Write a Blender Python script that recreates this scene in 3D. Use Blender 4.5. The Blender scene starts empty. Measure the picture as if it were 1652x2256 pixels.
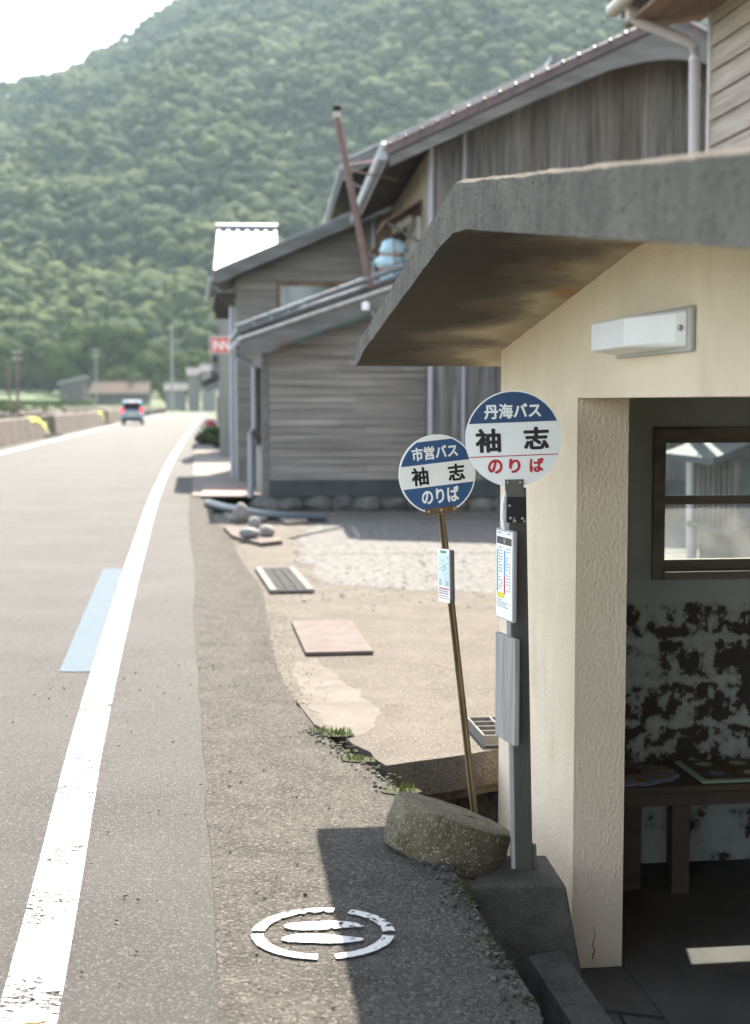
import bpy, bmesh, math, random
import numpy as np
from mathutils import Vector, Matrix, noise as mnoise

random.seed(7); RNG = np.random.default_rng(11)
SC = bpy.context.scene
COL = SC.collection
R = math.radians

# ------------------------------------------------------------------ camera, world, sun, exposure
EYE = 1.6
cam = bpy.data.objects.new('camera', bpy.data.cameras.new('camera')); COL.objects.link(cam)
cam.location = (0, 0, EYE)
cam.rotation_euler = (R(90) - math.atan2(242.5, 3200.0), 0, 0)
cam.data.sensor_fit = 'VERTICAL'; cam.data.sensor_height = 56.0; cam.data.lens = 56.0 * 3200 / 2255
cam.data.clip_start = 0.05; cam.data.clip_end = 6000
cam.data.dof.use_dof = True; cam.data.dof.focus_distance = 5.25; cam.data.dof.aperture_fstop = 4.0
SC.camera = cam

SUN_EL, SUN_AZ = R(53), R(5.5)            # azimuth measured from +Y towards +X
world = bpy.data.worlds.new('World'); SC.world = world; world.use_nodes = True
wn = world.node_tree.nodes; wl = world.node_tree.links
sky = wn.new('ShaderNodeTexSky'); sky.sky_type = 'NISHITA'; sky.sun_disc = False
sky.sun_elevation = SUN_EL; sky.sun_rotation = SUN_AZ
sky.air_density = 1.0; sky.dust_density = 1.0; sky.ozone_density = 1.0
hs = wn.new('ShaderNodeHueSaturation'); hs.inputs['Saturation'].default_value = .50      # thin high haze whitens the sky
wl.new(sky.outputs[0], hs.inputs['Color']); wl.new(hs.outputs[0], wn['Background'].inputs[0]); wn['Background'].inputs[1].default_value = 0.125
sun = bpy.data.objects.new('sun', bpy.data.lights.new('sun', 'SUN')); COL.objects.link(sun)
sun.data.energy = 5.0; sun.data.angle = R(0.5); sun.data.color = (1.0, 0.91, 0.79)
sv = Vector((math.sin(SUN_AZ) * math.cos(SUN_EL), math.cos(SUN_AZ) * math.cos(SUN_EL), math.sin(SUN_EL)))
sun.rotation_euler = sv.to_track_quat('Z', 'Y').to_euler(); sun.location = (0, 0, 60)
SC.view_settings.view_transform = 'Standard'; SC.view_settings.look = 'None'
SC.view_settings.exposure = 2.25; SC.view_settings.gamma = 1.0
SC.cycles.use_denoising = True
SC.cycles.max_bounces = 8; SC.cycles.volume_bounces = 0
SC.cycles.transparent_max_bounces = 12

# ------------------------------------------------------------------ materials
def M(name, c1, c2=None, scale=6.0, stretch=(1, 1, 1), detail=6, lo=.35, hi=.65, rough=.85, bump=0.0, bscale=None,
      bdist=.01, speck=None, island=0.0, c3=None, s3=1.5, lo3=.5, hi3=.7, transl=0.0, metal=0.0, spec=.35, coord='Object'):
    """c1<->c2 by noise; c3 blotches; speck=(colour, scale, threshold) grains; island = per-board value variation"""
    m = bpy.data.materials.new(name); m.use_nodes = True
    n = m.node_tree.nodes; l = m.node_tree.links
    b = n['Principled BSDF']; b.inputs['Roughness'].default_value = rough; b.inputs['Metallic'].default_value = metal
    b.inputs['Specular IOR Level'].default_value = spec
    tc = n.new('ShaderNodeTexCoord'); mp = n.new('ShaderNodeMapping'); mp.inputs['Scale'].default_value = stretch
    l.new(tc.outputs[coord], mp.inputs[0]); vec = mp.outputs[0]
    def nz(s, d=detail, v=None):
        t = n.new('ShaderNodeTexNoise'); t.inputs['Scale'].default_value = s; t.inputs['Detail'].default_value = d
        t.inputs['Roughness'].default_value = .62; l.new(v or vec, t.inputs['Vector']); return t.outputs['Fac']
    def ramp(f, a, z, ca=(0, 0, 0), cz=(1, 1, 1)):
        r = n.new('ShaderNodeValToRGB'); r.color_ramp.elements[0].position = a; r.color_ramp.elements[1].position = z
        r.color_ramp.elements[0].color = (*ca, 1); r.color_ramp.elements[1].color = (*cz, 1); l.new(f, r.inputs[0]); return r.outputs[0]
    def mix(f, a, z, mode='MIX'):
        x = n.new('ShaderNodeMix'); x.data_type = 'RGBA'; x.blend_type = mode
        if hasattr(f, 'links'): l.new(f, x.inputs[0])
        else: x.inputs[0].default_value = f
        for s, i in ((a, 6), (z, 7)):
            if hasattr(s, 'links'): l.new(s, x.inputs[i])
            else: x.inputs[i].default_value = (*s, 1)
        return x.outputs[2]
    col = ramp(nz(scale), lo, hi, c1, c2 or c1)
    if c3: col = mix(ramp(nz(s3, 5), lo3, hi3), col, c3)
    if speck:
        v = n.new('ShaderNodeTexVoronoi'); v.inputs['Scale'].default_value = speck[1]; l.new(vec, v.inputs['Vector'])
        g = n.new('ShaderNodeSeparateColor'); l.new(v.outputs['Color'], g.inputs[0])
        col = mix(ramp(g.outputs[0], speck[2], min(1, speck[2] + .12)), col, speck[0])
    if island:
        ge = n.new('ShaderNodeNewGeometry')
        col = mix(1.0, col, ramp(ge.outputs['Random Per Island'], 0, 1, (1 - island,) * 3, (1 + island * .6,) * 3), 'MULTIPLY')
    l.new(col, b.inputs['Base Color'])
    if bump:
        bp = n.new('ShaderNodeBump'); bp.inputs['Strength'].default_value = bump; bp.inputs['Distance'].default_value = bdist
        l.new(nz(bscale or scale * 4, 4), bp.inputs['Height']); l.new(bp.outputs[0], b.inputs['Normal'])
    if transl:
        t = n.new('ShaderNodeBsdfTranslucent'); l.new(col, t.inputs[0]); ms = n.new('ShaderNodeMixShader')
        ms.inputs[0].default_value = transl; l.new(b.outputs[0], ms.inputs[1]); l.new(t.outputs[0], ms.inputs[2])
        l.new(ms.outputs[0], n['Material Output'].inputs[0])
    return m

def worn(name, colr, thr=.40, scale=55, stretch=(1, 1, 1), soft=.06, rough=.7, cracks=False):
    """road paint worn through to the asphalt below"""
    m = M(name, colr, tuple(c * .9 for c in colr), scale=14, rough=.95, bump=.3, bscale=220, bdist=.003, spec=.04)
    n = m.node_tree.nodes; l = m.node_tree.links
    tc = n.new('ShaderNodeTexCoord'); mp = n.new('ShaderNodeMapping'); mp.inputs['Scale'].default_value = stretch
    l.new(tc.outputs['Object'], mp.inputs[0])
    t = n.new('ShaderNodeTexNoise'); t.inputs['Scale'].default_value = scale; t.inputs['Detail'].default_value = 5; l.new(mp.outputs[0], t.inputs['Vector'])
    t2 = n.new('ShaderNodeTexNoise'); t2.inputs['Scale'].default_value = 2.2; l.new(tc.outputs['Object'], t2.inputs['Vector'])
    ad = n.new('ShaderNodeMath'); ad.operation = 'MULTIPLY_ADD'; l.new(t2.outputs[0], ad.inputs[0]); ad.inputs[1].default_value = .35; l.new(t.outputs[0], ad.inputs[2])
    mr = n.new('ShaderNodeMapRange'); mr.inputs[1].default_value = thr + .17; mr.inputs[2].default_value = thr + .17 + soft; l.new(ad.outputs[0], mr.inputs[0])
    out = mr.outputs[0]
    if cracks:      # fine drying cracks across the line
        m2 = n.new('ShaderNodeMapping'); m2.inputs['Scale'].default_value = (15, 48, 1); l.new(tc.outputs['Object'], m2.inputs[0])
        c = n.new('ShaderNodeTexNoise'); c.inputs['Scale'].default_value = 1.0; c.inputs['Detail'].default_value = 4; c.inputs['Roughness'].default_value = .6; l.new(m2.outputs[0], c.inputs['Vector'])
        def mm(op, a, z):
            x = n.new('ShaderNodeMath'); x.operation = op
            for s_, i in ((a, 0), (z, 1)):
                if hasattr(s_, 'links'): l.new(s_, x.inputs[i])
                else: x.inputs[i].default_value = s_
            return x.outputs[0]
        c2 = n.new('ShaderNodeTexNoise'); c2.inputs['Scale'].default_value = 3.0; c2.inputs['Detail'].default_value = 3; l.new(tc.outputs['Object'], c2.inputs['Vector'])
        wid = mm('MULTIPLY', mm('SUBTRACT', c2.outputs[0], .38), .20)
        out = mm('MULTIPLY', out, mm('GREATER_THAN', mm('ABSOLUTE', mm('SUBTRACT', c.outputs[0], .5), 0), wid))
    tr = n.new('ShaderNodeBsdfTransparent'); ms = n.new('ShaderNodeMixShader')
    l.new(out, ms.inputs[0]); l.new(tr.outputs[0], ms.inputs[1]); l.new(n['Principled BSDF'].outputs[0], ms.inputs[2])
    l.new(ms.outputs[0], n['Material Output'].inputs[0])
    return m

def glass(name, dust=.12, tint=(.9, .95, .95)):
    m = bpy.data.materials.new(name); m.use_nodes = True; n = m.node_tree.nodes; l = m.node_tree.links
    n.remove(n['Principled BSDF'])
    tr = n.new('ShaderNodeBsdfTransparent'); tr.inputs[0].default_value = (*tint, 1)
    gl = n.new('ShaderNodeBsdfGlossy'); gl.inputs['Roughness'].default_value = .02
    tl = n.new('ShaderNodeBsdfTranslucent'); tl.inputs[0].default_value = (.8, .8, .78, 1)
    lw = n.new('ShaderNodeLayerWeight'); lw.inputs[0].default_value = .5; pw = n.new('ShaderNodeMath'); pw.operation = 'POWER'; pw.inputs[1].default_value = 5; l.new(lw.outputs['Facing'], pw.inputs[0])
    fr = n.new('ShaderNodeMath'); fr.operation = 'MULTIPLY_ADD'; fr.inputs[1].default_value = .9; fr.inputs[2].default_value = .045; l.new(pw.outputs[0], fr.inputs[0])
    a = n.new('ShaderNodeMixShader'); b = n.new('ShaderNodeMixShader')
    l.new(fr.outputs[0], a.inputs[0]); l.new(tr.outputs[0], a.inputs[1]); l.new(gl.outputs[0], a.inputs[2])
    nt = n.new('ShaderNodeTexNoise'); nt.inputs['Scale'].default_value = 7; tc = n.new('ShaderNodeTexCoord'); l.new(tc.outputs['Object'], nt.inputs['Vector'])
    mu = n.new('ShaderNodeMath'); mu.operation = 'MULTIPLY'; mu.inputs[1].default_value = dust * 2; l.new(nt.outputs[0], mu.inputs[0])
    l.new(mu.outputs[0], b.inputs[0]); l.new(a.outputs[0], b.inputs[1]); l.new(tl.outputs[0], b.inputs[2])
    l.new(b.outputs[0], n['Material Output'].inputs[0])
    return m

def emit(name, colr, s):
    m = bpy.data.materials.new(name); m.use_nodes = True; b = m.node_tree.nodes['Principled BSDF']
    b.inputs['Base Color'].default_value = (*colr, 1); b.inputs['Emission Color'].default_value = (*colr, 1); b.inputs['Emission Strength'].default_value = s
    return m

MT = {}
MT['asphalt'] = M('asphalt', (.040, .0375, .0345), (.060, .056, .0515), scale=.8, rough=.80, bump=.8, bscale=130, bdist=.018,
                  speck=((.105, .10, .09), 170, .80), c3=(.022, .021, .019), s3=110, lo3=.50, hi3=.75, spec=.25)
MT['coarse'] = M('coarse_asphalt', (.076, .071, .0625), (.108, .101, .089), scale=5, rough=.95, bump=1.0, bscale=75, bdist=.030,
                 speck=((.17, .16, .142), 130, .80), c3=(.030, .029, .026), s3=85, lo3=.53, hi3=.66, spec=.08)
MT['apron'] = M('concrete_apron', (.106, .096, .082), (.140, .128, .111), scale=2.2, rough=.95, bump=1.0, bscale=80, bdist=.02,
                speck=((.19, .165, .135), 130, .80), c3=(.062, .053, .041), s3=55, lo3=.52, hi3=.72, spec=.1)
MT['mortar'] = M('mortar', (.100, .090, .077), (.130, .118, .102), scale=4, rough=.95, bump=.3, bscale=60, spec=.1)
MT['slab_face'] = M('slab_face', (.075, .062, .042), (.14, .12, .085), scale=9, rough=.95, bump=.8, bscale=60, bdist=.015, c3=(.04, .036, .026), s3=5)
MT['dark_conc'] = M('dark_concrete', (.040, .037, .031), (.068, .063, .053), scale=12, rough=.9, bump=.8, bscale=130, bdist=.010,
                    speck=((.10, .098, .09), 240, .86), c3=(.022, .022, .019), s3=4)
MT['walk'] = M('sidewalk_concrete', (.115, .102, .086), (.155, .138, .118), scale=1.5, rough=.9, bump=.3, bscale=30)
MT['gravel'] = M('gravel', (.082, .079, .073), (.172, .166, .155), scale=12, detail=8, rough=.95, bump=1.0, bscale=16, bdist=.08, c3=(.055, .052, .048), s3=22, lo3=.58, hi3=.7)
MT['earth'] = M('earth', (.10, .085, .06), (.16, .14, .10), scale=4, rough=.95, bump=.6, bscale=20, bdist=.03)
MT['soil'] = M('meadow', (.030, .055, .014), (.065, .085, .028), scale=.05, rough=.95, c3=(.10, .09, .075), s3=.035, lo3=.58, hi3=.64, coord='Object')
MT['white'] = worn('white_road_paint', (.55, .55, .535), thr=.26, scale=42, cracks=True)
MT['white2'] = worn('white_stencil_paint', (.55, .55, .535), thr=.37, scale=48)
MT['blue_road'] = worn('blue_road_paint', (.100, .124, .143), thr=.12, scale=60)
MT['stucco'] = M('cream_stucco', (.74, .615, .455), (.83, .71, .545), scale=1.6, stretch=(1, 1, .55), rough=.92, bump=.8, bscale=85, bdist=.014, c3=(.62, .50, .36), s3=2.6, lo3=.55, hi3=.85)
MT['fascia'] = M('fascia_concrete', (.082, .078, .064), (.145, .138, .115), scale=5, rough=.95, bump=.9, bscale=70, bdist=.012,
                 c3=(.035, .035, .031), s3=60, lo3=.55, hi3=.66)
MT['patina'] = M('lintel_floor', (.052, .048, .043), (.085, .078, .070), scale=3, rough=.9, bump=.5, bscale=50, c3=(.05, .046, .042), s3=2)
MT['wood'] = M('weathered_boards', (.070, .067, .062), (.205, .198, .185), scale=17, stretch=(1, 1, .05), rough=.9, bump=.5, bscale=40, island=.24,
               c3=(.10, .072, .055), s3=.55, lo3=.52, hi3=.8, bdist=.006)
MT['woodh'] = M('weathered_clapboards', (.140, .129, .115), (.285, .265, .238), scale=7, stretch=(.08, .08, 2.2), rough=.9, bump=.5, bscale=16, island=.15,
                c3=(.11, .10, .09), s3=1.2, lo3=.6, hi3=.85, bdist=.006)
MT['woodpink'] = M('pale_bleached_boards', (.30, .243, .205), (.49, .42, .365), scale=3.2, stretch=(.25, .25, 6), rough=.85, bump=.6, bscale=14, island=.15,
                   c3=(.15, .10, .075), s3=2.2, lo3=.60, hi3=.75, bdist=.008)
MT['timber'] = M('grey_timber', (.095, .093, .086), (.17, .166, .154), scale=6, stretch=(.2, 1, 1), rough=.85, bump=.3)
MT['darkwood'] = M('dark_timber', (.035, .028, .022), (.085, .065, .05), scale=5, stretch=(1, .2, 1), rough=.8, bump=.3)
MT['brownwood'] = M('brown_soffit', (.11, .065, .04), (.21, .135, .085), scale=4, stretch=(1, .2, 1), rough=.8)
MT['tealband'] = M('dark_teal_skirting', (.030, .037, .038), (.050, .058, .058), scale=3, rough=.6)
MT['tile'] = M('grey_roof_tile', (.08, .085, .09), (.17, .175, .18), scale=5, rough=.42, spec=.6, island=.2)
MT['tilebrown'] = M('brown_roof_tile', (.060, .036, .036), (.11, .068, .064), scale=4, rough=.5, spec=.6, island=.2)
MT['tilewhite'] = M('silver_roof_tile', (.17, .17, .168), (.24, .24, .236), scale=4, rough=.4, spec=.6)
MT['rust'] = M('rusty_steel', (.13, .07, .035), (.26, .17, .085), scale=16, rough=.8, c3=(.09, .04, .02), s3=8, bump=.3)
MT['rustpole'] = M('ochre_rusty_pole', (.20, .135, .065), (.33, .25, .14), scale=14, stretch=(1, 1, .3), rough=.7, c3=(.14, .06, .025), s3=6, lo3=.55, hi3=.7, bump=.3)
MT['pipebrown'] = M('brown_steel_pipe', (.11, .065, .055), (.18, .115, .10), scale=4, rough=.6)
MT['black'] = M('black_plastic', (.012, .012, .013), (.02, .02, .02), rough=.8, spec=.1)
MT['blackpeel'] = M('peeling_black_sheet', (.008, .008, .009), (.013, .013, .013), rough=.55, speck=None, c3=(.30, .28, .22), s3=22, lo3=.60, hi3=.63)
MT['alu'] = M('weathered_aluminium', (.085, .083, .070), (.13, .127, .108), scale=9, stretch=(1, 1, .15), rough=.55, metal=.2, spec=.4, bump=.2)
MT['alu_light'] = M('pale_galvanised_steel', (.34, .34, .325), (.48, .48, .46), scale=16, stretch=(1, 1, .15), rough=.5, metal=.2, bump=.2)
MT['steel'] = M('steel', (.30, .30, .29), (.42, .42, .40), scale=12, rough=.45, metal=.5)
MT['bluepaint'] = M('sign_blue', (.030, .085, .205), (.036, .098, .225), scale=3, rough=.45, spec=.4)
MT['bluepaint2'] = M('sign_deep_blue', (.018, .058, .150), (.022, .068, .168), scale=3, rough=.45, spec=.4)
MT['signwhite'] = M('sign_white', (.85, .84, .80), (.90, .89, .85), scale=4, rough=.45)
MT['signwhite2'] = M('sign_cool_white', (.82, .84, .815), (.88, .895, .87), scale=4, rough=.45)
MT['signblack'] = M('sign_black', (.014, .014, .016), rough=.5)
MT['signred'] = M('sign_red', (.50, .022, .035), rough=.5)
MT['signgreen'] = M('sign_green', (.07, .33, .13), rough=.6)
MT['paper'] = M('white_sheet', (.82, .82, .83), (.87, .87, .87), scale=6, rough=.6)
MT['paperblue'] = M('pale_blue_sheet', (.62, .72, .74), rough=.6)
MT['ink'] = M('grey_print', (.16, .16, .18), rough=.6)
MT['yellow'] = M('yellow_print', (.72, .62, .05), rough=.6)
MT['cyan'] = M('blue_print', (.06, .33, .66), rough=.6)
MT['greywood'] = M('grey_weathered_board', (.22, .215, .20), (.38, .372, .35), scale=9, stretch=(3, 3, .18), rough=.85, bump=.5, bscale=24, c3=(.13, .13, .125), s3=7, lo3=.6, hi3=.75)
MT['oldconc'] = M('mossy_old_concrete', (.090, .077, .044), (.20, .176, .118), scale=9, rough=.95, bump=1.0, bscale=60, bdist=.022,
                  speck=((.30, .28, .235), 170, .84), c3=(.075, .060, .020), s3=4.0, lo3=.45, hi3=.7)
MT['footing'] = M('footing_concrete', (.080, .075, .060), (.135, .127, .104), scale=10, rough=.95, bump=.8, bscale=90, bdist=.01, speck=((.15, .145, .13), 260, .87), c3=(.04, .042, .028), s3=3)
MT['lampwhite'] = M('milky_plastic', (.72, .72, .71), (.78, .78, .77), scale=3, rough=.35, spec=.5)
MT['lampgrey'] = M('grey_lamp_plastic', (.40, .40, .37), (.46, .46, .43), scale=3, rough=.5)
MT['plate'] = M('pinkish_steel_plate', (.092, .075, .067), (.118, .098, .089), scale=5, rough=.85, spec=.12, bump=.5, bscale=90, bdist=.006)
MT['rustplate'] = M('rusty_brown_plate', (.11, .07, .056), (.17, .11, .09), scale=4, rough=.7)
MT['stone'] = M('beach_stone', (.15, .145, .135), (.22, .213, .20), scale=9, rough=.85, bump=.4, bscale=40)
MT['grate'] = M('grey_grating_steel', (.075, .075, .072), (.105, .105, .10), scale=20, rough=.8, spec=.1)
MT['grate_rail'] = M('pale_concrete_rail', (.13, .127, .12), (.16, .156, .148), scale=10, rough=.95, spec=.05)
MT['stonedark'] = M('dark_beach_stone', (.13, .14, .135), (.20, .21, .20), scale=9, rough=.8, bump=.4, bscale=40)
MT['rubble'] = M('foundation_stone', (.07, .07, .065), (.15, .148, .135), scale=4, rough=.9, bump=.6, bscale=12, bdist=.03, island=.3)
MT['pvc'] = M('lilac_grey_pvc', (.42, .385, .385), (.48, .44, .44), scale=2, rough=.4)
MT['pvcbeige'] = M('beige_rain_head', (.38, .33, .27), (.44, .39, .32), scale=4, rough=.5)
MT['pipeblue'] = M('blue_grey_pipe', (.035, .048, .052), (.055, .07, .075), scale=2, rough=.4)
MT['pipegrey'] = M('grey_down_pipe', (.30, .32, .36), (.36, .38, .42), scale=2, rough=.4)
MT['glassdark'] = M('dark_window_glass', (.07, .11, .11), (.13, .18, .18), scale=1.2, rough=.08, spec=.8)
MT['curtain'] = M('pale_curtain', (.55, .56, .52), (.68, .69, .65), scale=2, stretch=(12, 12, .3), rough=.7)
MT['bundle'] = M('pale_blue_plastic_sheet', (.30, .52, .60), (.46, .66, .72), scale=5, rough=.45, bump=.6, bscale=12, bdist=.04)
MT['rope'] = M('reddish_rope', (.40, .16, .10), rough=.8)
MT['carblue'] = M('pale_blue_car_paint', (.20, .30, .36), (.215, .315, .375), scale=1, rough=.25, spec=.6)
MT['tyre'] = M('tyre_rubber', (.015, .015, .015), (.025, .025, .025), rough=.85)
MT['chrome'] = M('wheel_metal', (.4, .4, .4), rough=.35, metal=.8)
MT['tail'] = emit('lit_tail_light', (.95, .03, .06), .55)
MT['plateyellow'] = M('yellow_number_plate', (.62, .45, .08), rough=.6)
MT['seawall'] = M('sea_wall_concrete', (.115, .092, .073), (.165, .138, .112), scale=.8, rough=.9, bump=.4, bscale=14, bdist=.03)
MT['markyellow'] = M('yellow_marker_paint', (.66, .60, .12), (.74, .69, .22), scale=2, rough=.6)
MT['metalroof'] = M('brown_metal_roof', (.13, .098, .078), (.17, .13, .105), scale=.6, stretch=(1, .1, 1), rough=.9, spec=.04)
MT['tilefar'] = M('dull_far_roof', (.075, .075, .075), (.12, .12, .118), scale=1, rough=.95, spec=.04)
MT['shed'] = M('dark_shed_boards', (.075, .07, .062), (.13, .12, .105), scale=2, stretch=(3, 3, .2), rough=.85)
MT['housegrey'] = M('grey_house_boards', (.15, .148, .14), (.27, .265, .25), scale=1.5, stretch=(4, 4, .15), rough=.85)
MT['plaster'] = M('pale_house_plaster', (.42, .40, .36), (.52, .50, .46), scale=1, rough=.9)
MT['pole'] = M('concrete_pole', (.24, .225, .21), (.32, .30, .28), scale=2, rough=.8)
MT['inn_red'] = M('red_sign_board', (.58, .05, .07), rough=.5)
MT['bark'] = M('bark', (.06, .045, .03), (.12, .09, .065), scale=4, stretch=(1, 1, .2), rough=.95, bump=.6)
MT['grass'] = M('weed_leaf', (.030, .048, .010), (.070, .088, .024), scale=20, rough=.7, transl=.35)
MT['moss'] = M('moss', (.014, .018, .004), (.034, .041, .010), scale=60, rough=.95, bump=.6, bscale=200)
MT['shrub'] = M('shrub_leaf', (.035, .10, .02), (.08, .18, .04), scale=3, rough=.6, transl=.25)
MT['roselt'] = M('pink_flower', (.55, .10, .14), rough=.7)
MT['straw'] = M('dry_straw', (.45, .33, .16), rough=.9)
MT['wool_y'] = M('mustard_wool', (.22, .17, .06), (.28, .22, .09), scale=60, rough=.95, bump=.8, bscale=200)
MT['wool_b'] = M('blue_grey_wool', (.17, .20, .28), (.25, .28, .36), scale=60, rough=.95, bump=.8, bscale=200)
MT['wool_r'] = M('maroon_wool', (.13, .05, .05), rough=.95, bump=.8, bscale=200)
MT['wool_g'] = M('green_wool', (.05, .20, .12), rough=.95, bump=.8, bscale=200)
MT['wool_m'] = M('mint_wool', (.35, .50, .40), rough=.95, bump=.8, bscale=200)
MT['wool_br'] = M('brown_wool', (.16, .08, .06), rough=.95, bump=.8, bscale=200)
MT['wool_p'] = M('pale_wool', (.45, .42, .38), rough=.95, bump=.8, bscale=200)
MT['bench'] = M('dark_bench_timber', (.060, .044, .034), (.12, .09, .07), scale=7, stretch=(.15, 1.5, 1), rough=.6, bump=.3, bscale=14)
MT['frame'] = M('window_frame_wood', (.15, .13, .10), (.24, .215, .175), scale=10, stretch=(.15, 1, 1), rough=.75, bump=.3, c3=(.05, .025, .02), s3=1.3, lo3=.5, hi3=.55)
MT['winglass'] = glass('dusty_window_glass', .035)
MT['trash'] = M('dead_leaf', (.42, .25, .12), rough=.9)

def stain_under():
    """roof underside: brown water stains in streaks, orange rust near the wall"""
    m = M('stained_soffit', (.34, .285, .19), (.43, .365, .25), scale=3, rough=.95, bump=.4, bscale=70, bdist=.006)
    n = m.node_tree.nodes; l = m.node_tree.links; b = n['Principled BSDF']
    tc = n.new('ShaderNodeTexCoord'); sx = n.new('ShaderNodeSeparateXYZ'); l.new(tc.outputs['Object'], sx.inputs[0])
    mp = n.new('ShaderNodeMapping'); mp.inputs['Scale'].default_value = (1.5, 1.9, 1); l.new(tc.outputs['Object'], mp.inputs[0])
    t = n.new('ShaderNodeTexNoise'); t.inputs['Scale'].default_value = 1.1; t.inputs['Detail'].default_value = 7; l.new(mp.outputs[0], t.inputs['Vector'])
    mp2 = n.new('ShaderNodeMapping'); mp2.inputs['Scale'].default_value = (26, 95, 1); l.new(tc.outputs['Object'], mp2.inputs[0])
    t2 = n.new('ShaderNodeTexNoise'); t2.inputs['Scale'].default_value = 1; t2.inputs['Detail'].default_value = 4; l.new(mp2.outputs[0], t2.inputs['Vector'])
    def math_(op, a, z):
        x = n.new('ShaderNodeMath'); x.operation = op
        for s, i in ((a, 0), (z, 1)):
            if hasattr(s, 'links'): l.new(s, x.inputs[i])
            else: x.inputs[i].default_value = s
        return x.outputs[0]
    # wetness: strong towards the outer edge (x=-.6), weaker near wall (x=0)
    w = math_('MULTIPLY', sx.outputs[0], -1.75)                       # .93 at edge, 0 at wall
    w = math_('ADD', w, math_('MULTIPLY', math_('SUBTRACT', t.outputs[0], .5), 1.7))
    w = math_('ADD', w, math_('MULTIPLY', math_('SUBTRACT', t2.outputs[0], .5), .22))
    r = n.new('ShaderNodeValToRGB'); e = r.color_ramp.elements
    e[0].position = .10; e[0].color = (0, 0, 0, 1); e[1].position = .74; e[1].color = (1, 1, 1, 1)
    x = e.new(.34); x.color = (.66, .66, .66, 1); l.new(w, r.inputs[0])
    src = b.inputs['Base Color'].links[0].from_socket
    orange = n.new('ShaderNodeMix'); orange.data_type = 'RGBA'
    mo = n.new('ShaderNodeMapRange'); mo.inputs[1].default_value = .50; mo.inputs[2].default_value = .62
    t3 = n.new('ShaderNodeTexNoise'); t3.inputs['Scale'].default_value = 4.2; t3.inputs['Detail'].default_value = 6; l.new(tc.outputs['Object'], t3.inputs['Vector'])
    l.new(t3.outputs[0], mo.inputs[0])
    my = n.new('ShaderNodeMapRange'); my.inputs[1].default_value = .55; my.inputs[2].default_value = -.1; l.new(sx.outputs[1], my.inputs[0])
    l.new(math_('MULTIPLY', mo.outputs[0], my.outputs[0]), orange.inputs[0]); l.new(src, orange.inputs[6]); orange.inputs[7].default_value = (.36, .185, .075, 1)
    dk = n.new('ShaderNodeMix'); dk.data_type = 'RGBA'; l.new(r.outputs[0], dk.inputs[0]); l.new(orange.outputs[2], dk.inputs[6]); dk.inputs[7].default_value = (.046, .038, .026, 1)
    l.new(dk.outputs[2], b.inputs['Base Color'])
    return m
MT['soffit'] = stain_under()

def peel():
    """inside wall: grey-green paint flaking off dark blocks below the window"""
    m = M('peeling_paint', (.37, .415, .395), (.45, .495, .475), scale=3, rough=.8, bump=.25, bscale=40)
    n = m.node_tree.nodes; l = m.node_tree.links; b = n['Principled BSDF']
    tc = n.new('ShaderNodeTexCoord'); sx = n.new('ShaderNodeSeparateXYZ'); l.new(tc.outputs['Object'], sx.inputs[0])
    def math_(op, a, z=0.0, c=None):
        x = n.new('ShaderNodeMath'); x.operation = op
        for s, i in ((a, 0), (z, 1), (c, 2)):
            if s is None: continue
            if hasattr(s, 'links'): l.new(s, x.inputs[i])
            else: x.inputs[i].default_value = s
        return x.outputs[0]
    def nz(sc, d, off):
        mp = n.new('ShaderNodeMapping'); mp.inputs['Location'].default_value = off; l.new(tc.outputs['Object'], mp.inputs[0])
        t = n.new('ShaderNodeTexNoise'); t.inputs['Scale'].default_value = sc; t.inputs['Detail'].default_value = d; t.inputs['Roughness'].default_value = .65; l.new(mp.outputs[0], t.inputs['Vector']); return t.outputs[0]
    def rmp(v, a, z, o0=0.0, o1=1.0):
        r = n.new('ShaderNodeMapRange'); r.inputs[1].default_value = a; r.inputs[2].default_value = z; r.inputs[3].default_value = o0; r.inputs[4].default_value = o1; l.new(v, r.inputs[0]); return r.outputs[0]
    # block courses .19 m high: paint survives along the joints
    jz = math_('ABSOLUTE', math_('SUBTRACT', math_('FRACT', math_('DIVIDE', math_('ADD', sx.outputs[2], math_('MULTIPLY', nz(9, 2, (1, 2, 3)), .04)), .19)), .5))
    jx = math_('ABSOLUTE', math_('SUBTRACT', math_('FRACT', math_('DIVIDE', math_('ADD', sx.outputs[0], math_('MULTIPLY', nz(8, 2, (5, 2, 3)), .06)), .16)), .5))
    joint = math_('MAXIMUM', rmp(jz, .34, .5), math_('MULTIPLY', rmp(jx, .38, .5), .55))
    val = math_('ADD', math_('MULTIPLY', nz(4.2, 2, (0, 0, 0)), .75), math_('MULTIPLY', nz(17, 8, (3, 1, 2)), .85))
    val = math_('SUBTRACT', val, math_('MULTIPLY', joint, .15))
    zf = math_('MULTIPLY', rmp(sx.outputs[2], .84, .70), rmp(sx.outputs[2], -.30, -.02, .78, 1.0))
    val = math_('ADD', val, math_('MULTIPLY', math_('SUBTRACT', zf, 1.0), .55))
    mask = rmp(val, .775, .815); mid = rmp(val, .66, .78)
    src = b.inputs['Base Color'].links[0].from_socket
    mx0 = n.new('ShaderNodeMix'); mx0.data_type = 'RGBA'; l.new(math_('MULTIPLY', mid, .45), mx0.inputs[0]); l.new(src, mx0.inputs[6]); mx0.inputs[7].default_value = (.13, .13, .115, 1)
    mx = n.new('ShaderNodeMix'); mx.data_type = 'RGBA'; l.new(mask, mx.inputs[0]); l.new(mx0.outputs[2], mx.inputs[6]); mx.inputs[7].default_value = (.062, .049, .042, 1)
    l.new(mx.outputs[2], b.inputs['Base Color'])
    return m
MT['peel'] = peel()

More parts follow.
